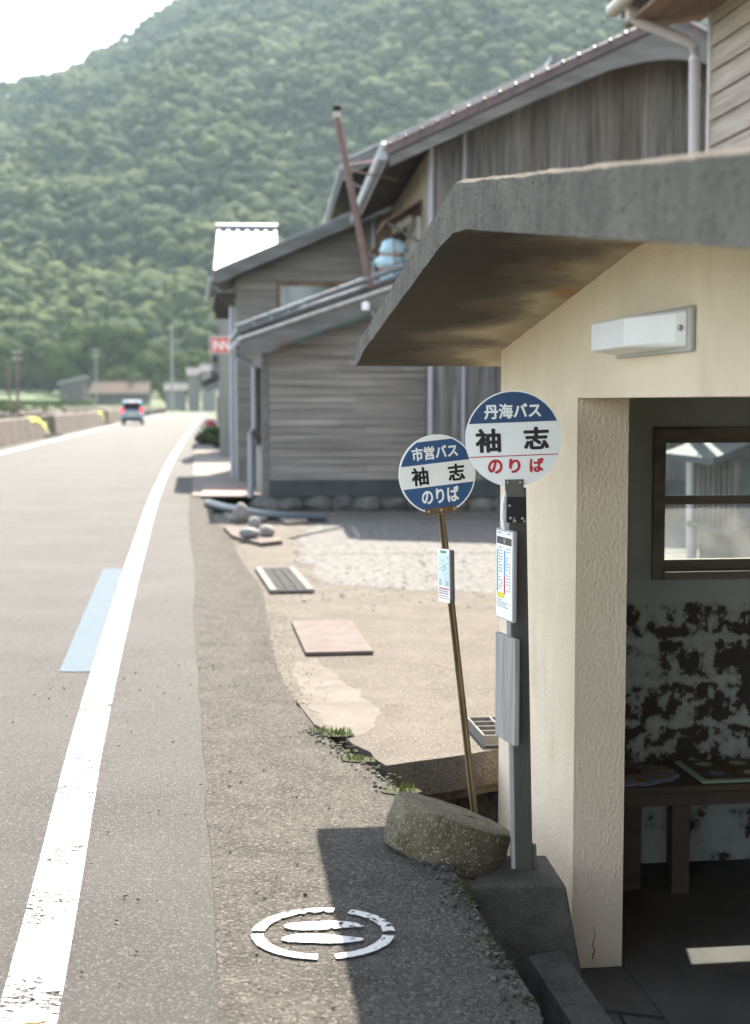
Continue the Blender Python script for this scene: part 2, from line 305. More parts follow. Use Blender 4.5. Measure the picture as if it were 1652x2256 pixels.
# ------------------------------------------------------------------ builders
def tag(o, label=None, cat=None, group=None, kind=None):
    if label: o['label'] = label
    if cat: o['category'] = cat
    if group: o['group'] = group
    if kind: o['kind'] = kind
    return o
def thing(name, label, cat, loc=(0, 0, 0), rz=0, group=None, rot=None):
    o = bpy.data.objects.new(name, None); COL.objects.link(o); o.empty_display_size = .1
    o.location = loc; o.rotation_euler = rot or (0, 0, rz)
    return tag(o, label, cat, group)

class MB:
    def __init__(s): s.v = []; s.f = []; s.mi = []
    def add(s, vs, fs, mi=0):
        k = len(s.v); s.v += [tuple(p) for p in vs]; s.f += [tuple(i + k for i in f) for f in fs]; s.mi += [mi] * len(fs)
    def box(s, a, b, mi=0, mat=None):
        (x0, y0, z0), (x1, y1, z1) = a, b
        vs = [(x0, y0, z0), (x1, y0, z0), (x1, y1, z0), (x0, y1, z0), (x0, y0, z1), (x1, y0, z1), (x1, y1, z1), (x0, y1, z1)]
        if mat: vs = [tuple(mat @ Vector(p)) for p in vs]
        s.add(vs, [(0, 3, 2, 1), (4, 5, 6, 7), (0, 1, 5, 4), (1, 2, 6, 5), (2, 3, 7, 6), (3, 0, 4, 7)], mi)
    def prism(s, poly, f, w0, w1, mi=0, mi_cap=None):
        """poly [(u,v)], f(u,v,w)->xyz"""
        n = len(poly); vs = [f(u, v, w0) for u, v in poly] + [f(u, v, w1) for u, v in poly]
        s.add(vs, [tuple(range(n))[::-1], tuple(range(n, 2 * n))] , mi if mi_cap is None else mi_cap)
        s.add(vs, [(i, (i + 1) % n, n + (i + 1) % n, n + i) for i in range(n)], mi)
    def tube(s, pts, r, n=10, mi=0, caps=True):
        pts = [Vector(p) for p in pts]; rs = r if isinstance(r, (list, tuple)) else [r] * len(pts); k = len(s.v); vs = []
        for i, p in enumerate(pts):
            d = (pts[min(i + 1, len(pts) - 1)] - pts[max(i - 1, 0)]).normalized()
            up = Vector((0, 0, 1)) if abs(d.z) < .95 else Vector((0, 1, 0))
            a = d.cross(up).normalized(); b = d.cross(a)
            for j in range(n):
                t = 2 * math.pi * j / n; vs.append(p + (a * math.cos(t) + b * math.sin(t)) * rs[i])
        fs = [(i * n + j, i * n + (j + 1) % n, (i + 1) * n + (j + 1) % n, (i + 1) * n + j) for i in range(len(pts) - 1) for j in range(n)]
        if caps: fs += [tuple(range(n))[::-1], tuple(range((len(pts) - 1) * n, len(pts) * n))]
        s.add(vs, fs, mi)
    def lathe(s, prof, n=32, mi=0, f=lambda x, y, z: (x, y, z)):
        vs = []
        for r, z in prof:
            for j in range(n):
                t = 2 * math.pi * j / n; vs.append(f(r * math.cos(t), r * math.sin(t), z))
        m = len(prof)
        fs = [(i * n + j, i * n + (j + 1) % n, (i + 1) * n + (j + 1) % n, (i + 1) * n + j) for i in range(m - 1) for j in range(n)]
        fs += [tuple(range(n))[::-1], tuple(range((m - 1) * n, m * n))]
        s.add(vs, fs, mi)
    def blob(s, c, r, sub=3, amp=.15, freq=2.0, mi=0, seed=0, flat=None):
        bm = bmesh.new(); bmesh.ops.create_icosphere(bm, subdivisions=sub, radius=1)
        r = r if hasattr(r, '__len__') else (r, r, r); vs = []
        for v in bm.verts:
            k = 1 + amp * mnoise.noise(Vector(v.co) * freq + Vector((seed * 7.3, seed * 3.1, seed)))
            z = v.co.z if flat is None else max(v.co.z, flat)
            vs.append((c[0] + v.co.x * r[0] * k, c[1] + v.co.y * r[1] * k, c[2] + z * r[2] * k))
        fs = [tuple(x.index for x in f.verts) for f in bm.faces]; bm.free(); s.add(vs, fs, mi)
    def build(s, name, mats, parent=None, smooth=False, bevel=0, kind=None, seg=2):
        me = bpy.data.meshes.new(name); me.from_pydata(s.v, [], s.f)
        mats = mats if isinstance(mats, (list, tuple)) else [mats]
        for m in mats: me.materials.append(MT[m] if isinstance(m, str) else m)
        me.polygons.foreach_set('material_index', s.mi)
        bm = bmesh.new(); bm.from_mesh(me); bmesh.ops.recalc_face_normals(bm, faces=bm.faces); bm.to_mesh(me); bm.free()
        if smooth:
            me.polygons.foreach_set('use_smooth', [True] * len(me.polygons))
            if smooth != 'all': me.set_sharp_from_angle(angle=R(33))
        o = bpy.data.objects.new(name, me); COL.objects.link(o); o.parent = parent
        if bevel:
            b = o.modifiers.new('bevel', 'BEVEL'); b.width = bevel; b.segments = seg; b.limit_method = 'ANGLE'; b.angle_limit = R(40)
        if kind: o['kind'] = kind
        return o

def boxpart(name, a, b, mat, parent, bevel=0):
    m = MB(); m.box(a, b); return m.build(name, mat, parent, bevel=bevel)

XZ = lambda y: (lambda u, v, w: (u, y + w, v))
def clip(poly, ax, val, keep_less):
    out = []
    for i, p in enumerate(poly):
        q = poly[(i + 1) % len(poly)]; ip = (p[ax] <= val) == keep_less; iq = (q[ax] <= val) == keep_less
        if ip: out.append(p)
        if ip != iq:
            t = (val - p[ax]) / (q[ax] - p[ax]); out.append((p[0] + t * (q[0] - p[0]), p[1] + t * (q[1] - p[1])))
    return out
def boards(mb, poly, f, width, ax=0, thick=.018, gap=.004, jit=.005, lap=0.0, breaks=0, rng=random):
    """cladding boards cut to a polygon; ax 0: vertical boards, 1: horizontal boards"""
    lo = min(p[ax] for p in poly); hi = max(p[ax] for p in poly); x = lo
    while x < hi - 1e-4:
        w = width * rng.uniform(.9, 1.1); p = clip(clip(poly, ax, x + gap / 2, False), ax, min(x + w - gap / 2, hi), True)
        if len(p) >= 3:
            pieces = [p]
            if breaks:
                o = 1 - ax; a = min(q[o] for q in p); z = max(q[o] for q in p); pieces = []; cut = a
                while cut < z:
                    nx = cut + rng.uniform(.5, 1.0) * breaks; q = clip(clip(p, o, cut + .002, False), o, nx - .002, True)
                    if len(q) >= 3: pieces.append(q)
                    cut = nx
            for q in pieces:
                j = rng.uniform(0, jit)
                if lap:
                    g = lambda u, v, w_, x0=x, wd=w: f(u, v, w_ - lap * (1 - ((u, v)[ax] - x0) / wd))
                    mb.prism(q, g, -thick - j, 0)
                else: mb.prism(q, f, -thick - j, 0)
        x += w

def text(body, w, h, bold, mat, parent, x, z, y, roll=0, name='lettering', depth=.0012):
    """flat lettering centred at (x,z) facing -Y, fitted into w by h"""
    c = bpy.data.curves.new('lettering', 'FONT'); c.body = body; c.resolution_u = 4
    o = bpy.data.objects.new('lettering', c); COL.objects.link(o); bpy.context.view_layer.update()
    me = bpy.data.meshes.new_from_object(o.evaluated_get(bpy.context.evaluated_depsgraph_get())); bpy.data.objects.remove(o)
    bm = bmesh.new(); bm.from_mesh(me); bmesh.ops.dissolve_limit(bm, angle_limit=R(1), verts=bm.verts, edges=bm.edges)
    if bold:      # heavier strokes: shifted copies, each a hair in front of the last
        src = list(bm.faces)
        for k in range(10):
            g = bmesh.ops.duplicate(bm, geom=src); vv = [e for e in g['geom'] if isinstance(e, bmesh.types.BMVert)]
            for v in vv: v.co += Vector((math.cos(k * .6283) * bold, math.sin(k * .6283) * bold, (k + 1) * .0004))
    ex = bmesh.ops.extrude_face_region(bm, geom=list(bm.faces)); bm.verts.ensure_lookup_table()
    top = [e for e in ex['geom'] if isinstance(e, bmesh.types.BMVert)]
    xs = [v.co.x for v in bm.verts]; ys = [v.co.y for v in bm.verts]; x0, x1, y0, y1 = min(xs), max(xs), min(ys), max(ys)
    tset = set(top)
    for v in bm.verts:
        px = (v.co.x - (x0 + x1) / 2) / (x1 - x0) * w; pz = (v.co.y - (y0 + y1) / 2) / (y1 - y0) * h
        v.co = Vector((x + px * math.cos(roll) - pz * math.sin(roll), y - (depth + v.co.z * .02 if v in tset else 0), z + px * math.sin(roll) + pz * math.cos(roll)))
    bmesh.ops.recalc_face_normals(bm, faces=bm.faces); bm.to_mesh(me); bm.free(); me.materials.clear(); me.materials.append(MT[mat])
    ob = bpy.data.objects.new(name, me); COL.objects.link(ob); ob.parent = parent
    return ob

def dup(root, loc, rz=None, label=None, scale=None, group=None):
    r = root.copy(); COL.objects.link(r); r.location = loc
    if rz is not None: r.rotation_euler = (0, 0, rz)
    if scale is not None: r.scale = (scale,) * 3
    if label: r['label'] = label
    if group: r['group'] = group
    for ch in list(root.children):
        c = ch.copy(); COL.objects.link(c); c.parent = r
        for g in ch.children:
            d = g.copy(); COL.objects.link(d); d.parent = c
    return r

# pixel helpers, used to compute where real things stand (photo measured at 1652 px width)
_cp, _sp = math.cos(math.atan2(242.5, 3200.0)), math.sin(math.atan2(242.5, 3200.0))
def ray(px, py):
    cx = (px - 826) / 3200.; cy = (1127.5 - py) / 3200.; return Vector((cx, _cp + cy * _sp, -_sp + cy * _cp))
def at(px, py, Y):
    d = ray(px, py); return Vector((0, 0, EYE)) + d * (Y / d.y)
def gr(px, py, z=0.0):
    d = ray(px, py); p = Vector((0, 0, EYE)) + d * ((z - EYE) / d.z); return p

def flat(name, pts, z, mat, thick=.0, sub=None, kind='structure', wob=0, parent=None):
    """ground sheet polygon, optional thickness below"""
    m = MB(); pl = [(p[0], p[1]) for p in pts]
    if sub:
        q = []
        for i, a in enumerate(pl):
            b = pl[(i + 1) % len(pl)]; L = math.hypot(b[0] - a[0], b[1] - a[1]); k = min(60, max(1, int(L / sub)))
            for j in range(k):
                t = j / k; x = a[0] + (b[0] - a[0]) * t; y = a[1] + (b[1] - a[1]) * t
                if j and wob: x += wob * mnoise.noise(Vector((x * 9, y * 9, 1))); y += wob * mnoise.noise(Vector((x * 9, y * 9, 5)))
                q.append((x, y))
        pl = q
    if thick: m.prism(pl, lambda u, v, w: (u, v, w), z - thick, z)
    else: m.add([(x, y, z) for x, y in pl], [tuple(range(len(pl)))])
    o = m.build(name, mat, parent)
    if kind: o['kind'] = kind
    return o

def strip(name, left, right, z, mat, kind='structure', zf=None):
    m = MB(); n = len(left); zz = zf or (lambda y: 0)
    m.add([(p[0], p[1], z + zz(p[1])) for p in left] + [(p[0], p[1], z + zz(p[1])) for p in right], [(i, i + 1, n + i + 1, n + i) for i in range(n - 1)])
    o = m.build(name, mat); 
    if kind: o['kind'] = kind
    return o
# ------------------------------------------------------------------ ground, road, hill
def ip(tab, y):
    n = len(tab)                                     # smooth (Hermite) curve through the table
    if y <= tab[0][1]: return tab[0][0]
    if y >= tab[-1][1]: return tab[-1][0]
    i = next(k for k in range(n - 1) if y <= tab[k + 1][1]); sl = lambda a, b: (tab[b][0] - tab[a][0]) / (tab[b][1] - tab[a][1])
    m0 = sl(max(i - 1, 0), i + 1); m1 = sl(i, min(i + 2, n - 1)); h = tab[i + 1][1] - tab[i][1]; t = (y - tab[i][1]) / h
    return (2 * t ** 3 - 3 * t * t + 1) * tab[i][0] + (t ** 3 - 2 * t * t + t) * h * m0 + (3 * t * t - 2 * t ** 3) * tab[i + 1][0] + (t ** 3 - t * t) * h * m1
LINE = [(.35, -5), (-.40, 0), (-.9, 3.64), (-1.06, 4.75), (-1.35, 6.7), (-1.79, 9.88), (-2.45, 14.8), (-3.86, 25.63), (-6.15, 44.66), (-11.7, 93.5), (-20.27, 171.5), (-23.8, 205), (-23.2, 220), (-19, 231), (-6, 240)]
SEAM = [(-.05, -5), (-.2, 1), (-.41, 3.64), (-.51, 4.5), (-.74, 6.2), (-1.01, 8.25), (-1.38, 10.95), (-1.69, 13.61), (-2.22, 17.33), (-3.32, 26), (-5.6, 44.7), (-11.1, 93.5), (-19.6, 171.5), (-23.3, 205), (-22.7, 220), (-18.5, 231), (-5.5, 240)]
EDGE = [(.62, -5), (.50, 2.5), (.438, 3.64), (.36, 4.2), (.281, 4.783), (.20, 5.3), (.119, 5.83), (-.09, 6.45), (-.279, 6.98), (-.55, 8.4), (-.75, 10.2), (-.98, 12.4), (-1.35, 14.6), (-1.75, 17.4), (-2.2, 19.8), (-2.75, 24.4), (-3.15, 26)]
def rise(y): 
    t = min(1, max(0, (y - 235) / 110)); return 4.2 * t * t * (3 - 2 * t)
def ground_z(x, y):
    z = -.03 + rise(y)
    if y < 7.7 and x > ip(EDGE, y) - .22 and x < 6: z = -.66
    if 22.3 < y < 24.6 and -3.0 < x < -1.3: z = -.55
    return z
gx = np.unique(np.concatenate([np.linspace(-900, -60, 22), np.linspace(-60, -6, 28), np.linspace(-6, 8, 71), np.linspace(8, 60, 18), np.linspace(60, 900, 20)]))
gy = np.unique(np.concatenate([np.linspace(-30, -2, 8), np.linspace(-2, 8, 41), np.linspace(8, 28, 51), np.linspace(28, 150, 30), np.linspace(150, 420, 40), np.linspace(420, 2500, 12)]))
m = MB(); nx, ny = len(gx), len(gy)
m.add([(x, y, ground_z(x, y)) for y in gy for x in gx], [(j * nx + i, j * nx + i + 1, (j + 1) * nx + i + 1, (j + 1) * nx + i) for j in range(ny - 1) for i in range(nx - 1)])
m.build('ground', 'soil', kind='structure')
ys = np.concatenate([np.linspace(-5, 30, 71), np.linspace(31, 240, 108)])
strip('road', [(ip(LINE, y) - 6.1, y) for y in ys], [(ip(SEAM, y) + .06, y) for y in ys], 0.0, 'asphalt', zf=rise)
strip('edge_line', [(ip(LINE, y) - .08, y) for y in ys], [(ip(LINE, y) + .08, y) for y in ys], .005, 'white', zf=rise)
strip('edge_line', [(ip(LINE, y) - 5.52, y) for y in ys], [(ip(LINE, y) - 5.36, y) for y in ys], .005, 'white', zf=rise)
tag(flat('blue_lane_mark', [(-2.61, 13.87), (-2.395, 13.87), (-1.67, 8.53), (-1.875, 8.53)], .004, 'blue_road'),)
# coarse asphalt shoulder with a broken right edge
sh = [(ip(SEAM, y) + .02 * mnoise.noise(Vector((0, y * 1.7, 3))), y) for y in np.linspace(-5, 26, 160)]
eg = [(ip(EDGE, y) + (.022 * mnoise.noise(Vector((2, y * 6, 3))) + .012 * mnoise.noise(Vector((5, y * 21, 3)))), y) for y in np.linspace(26, -5, 260)]
flat('road_shoulder', sh + eg, .005, 'coarse', thick=.30)
# concrete apron and yard
ap = [(.05, 6.30), (.17, 6.37), (.36, 6.47), (.575, 6.61), (.80, 6.66), (2.2, 6.85), (9, 7.6), (9, 21.3), (-1.45, 21.3)]
ap += [(ip(EDGE, y) + (.012 if y < 7.8 else -.05) + .01 * mnoise.noise(Vector((8, y * 8, 1))), y) for y in np.linspace(20.5, 7.1, 90)] + [(-.145, 6.85), (-.10, 6.70), (-.02, 6.55), (.0, 6.42)]
flat('concrete_apron', ap, .002, 'apron', thick=.16)
flat('apron_underside', [(p[0], p[1] + .05) for p in ap[:6]] + [(2.2, 7.6), (0, 7.6)], -.158, 'slab_face', thick=.05, kind='structure')
flat('mortar_patch', [gr(*p) for p in ((640, 1462), (690, 1452), (745, 1490), (800, 1530), (842, 1572), (806, 1618), (760, 1625), (715, 1598), (668, 1540))], .0036, 'mortar', sub=.04, wob=.05)
flat('gravel_yard', [gr(*p) for p in ((1240, 1320), (1000, 1305), (860, 1296), (740, 1290), (690, 1262), (664, 1225), (655, 1185), (700, 1152), (760, 1148), (1100, 1146), (1300, 1146), (1900, 1150), (1900, 1320))], .0046, 'gravel', sub=.12, wob=.22)
m = MB()      # hairline cracks in the concrete
for pts in (((842, 1572), (858, 1556), (872, 1552), (880, 1530)), ((668, 1450), (690, 1472), (712, 1478), (722, 1500)), ((700, 1515), (728, 1522), (742, 1530)), ((905, 1470), (960, 1462), (990, 1475), (1060, 1466))):
    q = [gr(*p) for p in pts]; P = []
    for i in range(len(q) - 1):
        for k in range(8): v_ = q[i].lerp(q[i + 1], k / 8); P.append((v_.x + .012 * mnoise.noise(v_ * 14), v_.y + .03 * mnoise.noise(v_ * 14 + Vector((3, 1, 1)))))
    V = []
    for i, (x, y) in enumerate(P): w_ = .0035 * (1 - abs(2 * i / len(P) - 1)) + .0008; V += [(x, y - w_ * 2.5, .0050), (x + w_, y + w_ * 2.5, .0050)]
    m.add(V, [(2 * i, 2 * i + 1, 2 * i + 3, 2 * i + 2) for i in range(len(P) - 1)])
m.build('concrete_cracks', 'earth', kind='structure')
# loose gravel on the yard: stuff
m = MB()
for i in range(2300):
    px = random.uniform(640, 1600); py = random.uniform(1150, 1345); p = gr(px, py)
    if py > 1296 and random.random() < .35 + (py - 1296) / 80: continue
    r = random.uniform(.012, .034); a = random.uniform(0, 6.3); c, s = math.cos(a) * r, math.sin(a) * r; h = r * random.uniform(.5, 1)
    m.add([(p.x + c, p.y + s, .004), (p.x - s, p.y + c, .004), (p.x - c, p.y - s * .8, .004), (p.x + s, p.y - c, .004), (p.x + random.uniform(-.4, .4) * r, p.y + random.uniform(-.4, .4) * r, .004 + h * .45)], [(0, 1, 4), (1, 2, 4), (2, 3, 4), (3, 0, 4)])
m.build('loose_gravel', M('pebbles', (.07, .067, .062), (.16, .154, .145), scale=30, rough=.95, island=.35), kind='stuff')
m = MB()      # sandy crumbs washed over the edge of the asphalt
for i in range(3600):
    y = random.uniform(7.6, 19); x = ip(EDGE, y) + random.gauss(0, .06 + .004 * y); r = random.uniform(.002, .0075); a = random.uniform(0, 6.3); c, s = math.cos(a) * r, math.sin(a) * r
    m.add([(x + c, y + s, .0055), (x - s, y + c, .0055), (x - c, y - s, .0055), (x + s, y - c, .0055), (x, y, .0055 + r * .5)], [(0, 1, 4), (1, 2, 4), (2, 3, 4), (3, 0, 4)])
m.build('edge_sand', M('sand_crumbs', (.085, .073, .057), (.13, .113, .09), scale=40, rough=.95, spec=.05), kind='stuff')
# walk in front of the houses
ws = np.linspace(24.4, 150, 60)
strip('sidewalk', [(ip(SEAM, y) + .05, y) for y in ws], [(ip(LINE, y) + 2.6, y) for y in ws], .03, 'walk')
# wall of the channel under the apron and rough concrete lining
m = MB()
for i in range(16):
    x = .02 + i * .11; m.blob((x, 6.98 + random.uniform(-.03, .05), -.36 + random.uniform(-.06, .05)), (.09, .09, .12), 2, .35, 1.6, seed=i)
m.box((-.8, 7.03, -.66), (1.9, 7.12, -.17)); t = m.build('stone_wall', 'rubble'); tag(t, 'dark rubble stone wall of the channel under the concrete apron', 'wall')

flat('channel_bed', [(-.6, 7.0), (.9, 7.05), (.9, -3.9), (.35, -3.9), (.0, 4.6)], -.62, 'earth')
# hill
CREST = [(50, -700), (70, -400), (150, -206), (203, -120), (264, -30), (330, 80), (370, 220), (360, 700)]
def crest(x): return ip(CREST, x)
def hill_z(x, y):
    y0 = 345 + 12 * mnoise.noise(Vector((x / 60, 0, 2))); t = (y - y0) / (800 - y0)
    if t < 0: return 4.0 + t * 10
    if t > 1: return 4 + (crest(x) - 4) * max(0, 1 - (t - 1) * 1.6) 
    n = mnoise.noise(Vector((x / 95, y / 160, 4))) + .5 * mnoise.noise(Vector((x / 45, y / 60, 9)))
    return 4 + (crest(x) - 4) * (t ** 1.08) + (20 * n + 9 * mnoise.noise(Vector((x / 26 + y / 90, y / 34, 6)))) * min(1, t * 5) * min(1, (1 - t) * 4 + .3)
hx = np.linspace(-700, 700, 100); hy = np.linspace(325, 1150, 70); m = MB()
m.add([(x, y, hill_z(x, y)) for y in hy for x in hx], [(j * 100 + i, j * 100 + i + 1, (j + 1) * 100 + i + 1, (j + 1) * 100 + i) for j in range(69) for i in range(99)])
m.build('hill', M('hill_soil', (.008, .022, .010), (.016, .032, .012), scale=.05, rough=1.0, spec=0.0), kind='structure', smooth='all')

def foliage(name, dark, light, transl=.3, attr='tint', bump=.6):
    mt = bpy.data.materials.new(name); mt.use_nodes = True; n = mt.node_tree.nodes; l = mt.node_tree.links; b = n['Principled BSDF']
    at_ = n.new('ShaderNodeAttribute'); at_.attribute_name = attr
    tc = n.new('ShaderNodeTexCoord'); t = n.new('ShaderNodeTexNoise'); t.inputs['Scale'].default_value = .45; t.inputs['Detail'].default_value = 5; l.new(tc.outputs['Object'], t.inputs['Vector'])
    ad = n.new('ShaderNodeMath'); ad.operation = 'MULTIPLY_ADD'; l.new(t.outputs[0], ad.inputs[0]); ad.inputs[1].default_value = .7; l.new(at_.outputs['Fac'], ad.inputs[2])
    r = n.new('ShaderNodeValToRGB'); e = r.color_ramp.elements; e[0].position = .3; e[0].color = (*dark, 1); e[1].position = 1.25; e[1].position = 1.0; e[1].color = (*light, 1); l.new(ad.outputs[0], r.inputs[0])
    l.new(r.outputs[0], b.inputs['Base Color']); b.inputs['Roughness'].default_value = .9; b.inputs['Specular IOR Level'].default_value = .06
    tr = n.new('ShaderNodeBsdfTranslucent'); l.new(r.outputs[0], tr.inputs[0]); ms = n.new('ShaderNodeMixShader'); ms.inputs[0].default_value = transl
    l.new(b.outputs[0], ms.inputs[1]); l.new(tr.outputs[0], ms.inputs[2]); l.new(ms.outputs[0], n['Material Output'].inputs[0])
    return mt
MT['forest'] = foliage('forest_leaves', (.009, .024, .011), (.058, .074, .020), .14)
MT['crown'] = foliage('crown_leaves', (.006, .020, .009), (.085, .112, .030), .06)

def ico(sub):
    bm = bmesh.new(); bmesh.ops.create_icosphere(bm, subdivisions=sub, radius=1); v = np.array([x.co[:] for x in bm.verts]); f = np.array([[x.index for x in q.verts] for q in bm.faces]); bm.free(); return v, f
def crown_variants(sub, k, lumps):
    out = []; v, f = ico(sub)
    for i in range(k):
        u = v.copy(); d = np.array([1 + .38 * mnoise.noise(Vector(p) * 1.7 + Vector((i * 9.1, 3, 1))) + .26 * mnoise.noise(Vector(p) * 4.0 + Vector((i * 5.7, 1, 8))) for p in v])
        u *= d[:, None]
        if lumps:
            parts = [u]
            for q in range(lumps):
                a = 6.283 * q / lumps + mnoise.noise(Vector((i, q, 3))) * 2; rr = .42 + .22 * abs(mnoise.noise(Vector((i * 2.1, q, 7)))); w_ = v * np.array([1 + .4 * mnoise.noise(Vector(p) * 2.2 + Vector((q * 3.3, i, 1))) for p in v])[:, None]
                parts.append(w_ * rr + np.array([math.cos(a) * .72, math.sin(a) * .72, .12 + .5 * mnoise.noise(Vector((i, q * 1.7, 5)))]))
            u = np.concatenate(parts)
        u[:, 2] = np.where(u[:, 2] < -.3, -.3 + (u[:, 2] + .3) * .3, u[:, 2]); out.append(u)
    F = np.concatenate([f + k * len(v) for k in range(lumps + 1)]); return out, F
def np_mesh(name, V, F, tint, mat, smooth=True):
    me = bpy.data.meshes.new(name); k = F.shape[1]
    me.vertices.add(len(V)); me.vertices.foreach_set('co', V.astype(np.float32).ravel())
    me.loops.add(F.size); me.loops.foreach_set('vertex_index', F.astype(np.int32).ravel())
    me.polygons.add(len(F)); me.polygons.foreach_set('loop_start', np.arange(0, F.size, k, dtype=np.int32)); me.polygons.foreach_set('loop_total', np.full(len(F), k, dtype=np.int32))
    if smooth: me.polygons.foreach_set('use_smooth', np.ones(len(F), dtype=bool))
    me.update(); me.validate()
    a = me.attributes.new('tint', 'FLOAT', 'POINT'); a.data.foreach_set('value', tint.astype(np.float32))
    me.materials.append(MT[mat]); return me
def build_forest():
    Vs, Fs, Ts = [], [], []; k = 0
    far, ff = crown_variants(2, 8, 4); near, nf = crown_variants(3, 8, 4)
    y = 348.0
    while y < 815:
        step = 3.6 + (y - 348) * .002
        x = -340.0
        while x < 340:
            xx = x + random.uniform(-.5, .5) * step; yy = y + random.uniform(-.5, .5) * step; x += step
            px = 826 + 3200 * xx / yy
            if px < -140 or px > 1560: continue
            z = hill_z(xx, yy)
            if (z - EYE) / yy * 3200 > 960: continue
            r = random.choice((1.3, 1.7, 2.0, 2.3, 2.8, 3.6)) * random.uniform(.85, 1.1) * (1.12 if yy < 430 else 1)
            lib, f = (near, nf) if yy < 420 else (far, ff)
            v = lib[random.randrange(8)]; a = random.uniform(0, 6.28); c, s = math.cos(a), math.sin(a); zz = r * random.uniform(.75, 1.15)
            V = np.empty_like(v); V[:, 0] = xx + (v[:, 0] * c - v[:, 1] * s) * r; V[:, 1] = yy + (v[:, 0] * s + v[:, 1] * c) * r; V[:, 2] = z + 3.6 + v[:, 2] * zz + random.uniform(-1.2, 1.8)
            t = .48 + .65 * mnoise.noise(Vector((xx / 34, yy / 34, 0))) + .35 * mnoise.noise(Vector((xx / 12, yy / 12, 3))) + random.gauss(0, .13)
            Vs.append(V); Fs.append(f + k); Ts.append(np.full(len(v), min(1, max(0, t)) * .75)); k += len(v)
        y += step * .95
    o = bpy.data.objects.new('forest', np_mesh('forest', np.concatenate(Vs), np.concatenate(Fs), np.concatenate(Ts), 'forest')); COL.objects.link(o); o['kind'] = 'stuff'
build_forest()

def leaf_crown(n, blobs, size, seed):
    """many leaf clumps through overlapping lobes"""
    rng = np.random.default_rng(seed); P = []; N = []
    per = max(1, n // len(blobs))
    for (c, r) in blobs:
        d = rng.normal(size=(per, 3)); d /= np.linalg.norm(d, axis=1)[:, None]; rad = rng.uniform(.55, 1.05, size=(per, 1)) ** .5
        P.append(np.array(c) + d * rad * np.array(r)); N.append(d + rng.normal(scale=.28, size=(per, 3)))
    P = np.concatenate(P); N = np.concatenate(N); N /= np.linalg.norm(N, axis=1)[:, None]
    a = np.cross(N, rng.normal(size=N.shape)); a /= np.linalg.norm(a, axis=1)[:, None]; b = np.cross(N, a)
    s = rng.uniform(.6, 1.3, size=(len(P), 1)) * size
    V = np.stack([P + a * s, P + b * s * .7, P - a * s, P - b * s * .7], 1).reshape(-1, 3); F = np.arange(len(V)).reshape(-1, 4)
    T = np.repeat(np.clip(.35 + .5 * rng.random(len(P)), 0, 1) * .8, 4)
    return V, F, T
def make_tree(seed, label):
    rng = random.Random(seed); t = thing('broadleaf_tree', label, 'tree', group='trees at the foot of the hill')
    H = 11.0; blobs = []
    for i in range(11):
        a = rng.uniform(0, 6.28); d = rng.uniform(0, 4.0); z = rng.uniform(3.2, 9.6); rr = rng.uniform(1.7, 3.0) * (1 - .03 * z)
        blobs.append(((math.cos(a) * d * (1.1 - z / 16), math.sin(a) * d * (1.1 - z / 16), z), (rr * 1.15, rr * 1.15, rr * .85)))
    V, F, T = leaf_crown(4200, blobs, .42, seed); me = np_mesh('crown', V, F, T, 'crown', smooth=False)
    o = bpy.data.objects.new('crown', me); COL.objects.link(o); o.parent = t
    m = MB(); m.tube([(0, 0, -.6), (.1, 0, 2), (-.1, .1, 5), (0, 0, 8.5)], [.42, .32, .22, .06], 8)
    for (c, r) in blobs[:6]: m.tube([(0, 0, 2.2), (c[0] * .5, c[1] * .5, (2.2 + c[2]) / 2 + .3), c], [.16, .10, .03], 6)
    m.build('trunk', 'bark', t); return t
def foot_trees():
    kinds = ['bushy dark green tree', 'rounded mid green tree', 'wide spreading leafy tree', 'loose yellow green tree']
    base = [make_tree(20 + i, kinds[i]) for i in range(4)]
    # px, y distance, scale, where
    spots = [(20, 318, 1.15, 'at far left behind the two brown posts'), (62, 330, 1.25, 'at far left behind the taller bracketed pole'), (112, 322, 1.05, 'above the left end of the dark shed'),
             (150, 306, 1.25, 'standing behind the dark shed'), (188, 312, 1.45, 'crowning the big round clump, left part'), (232, 308, 1.40, 'crowning the big round clump, behind the thin bracketed pole'),
             (282, 314, 1.35, 'on the right shoulder of the big round clump'), (322, 304, 1.0, 'just above the right end of the brown roofed shed'), (352, 322, 1.05, 'behind the grey pole near the road end'),
             (388, 300, .85, 'just right of the grey pole near the road end'), (424, 290, .80, 'above the far white roofed houses'), (452, 310, 1.0, 'left of the red board, high behind the houses'),
             (258, 284, .62, 'low above the middle of the brown roofed shed'), (300, 276, .55, 'low above the right half of the brown roofed shed'), (378, 262, .52, 'small, at the end of the road')]
    for i, (px, Y, s, w) in enumerate(spots):
        k = i % 4; p = at(px, 900, Y); lab = kinds[k] + ' ' + w; rz = random.uniform(0, 6.28)
        if i < 4: o = base[k]; o.location = (p.x, Y, rise(Y) - .3); o.rotation_euler = (0, 0, rz); o.scale = (s,) * 3; o['label'] = lab
        else: dup(base[k], (p.x, Y, rise(Y) - .3), rz, lab, s)
foot_trees()
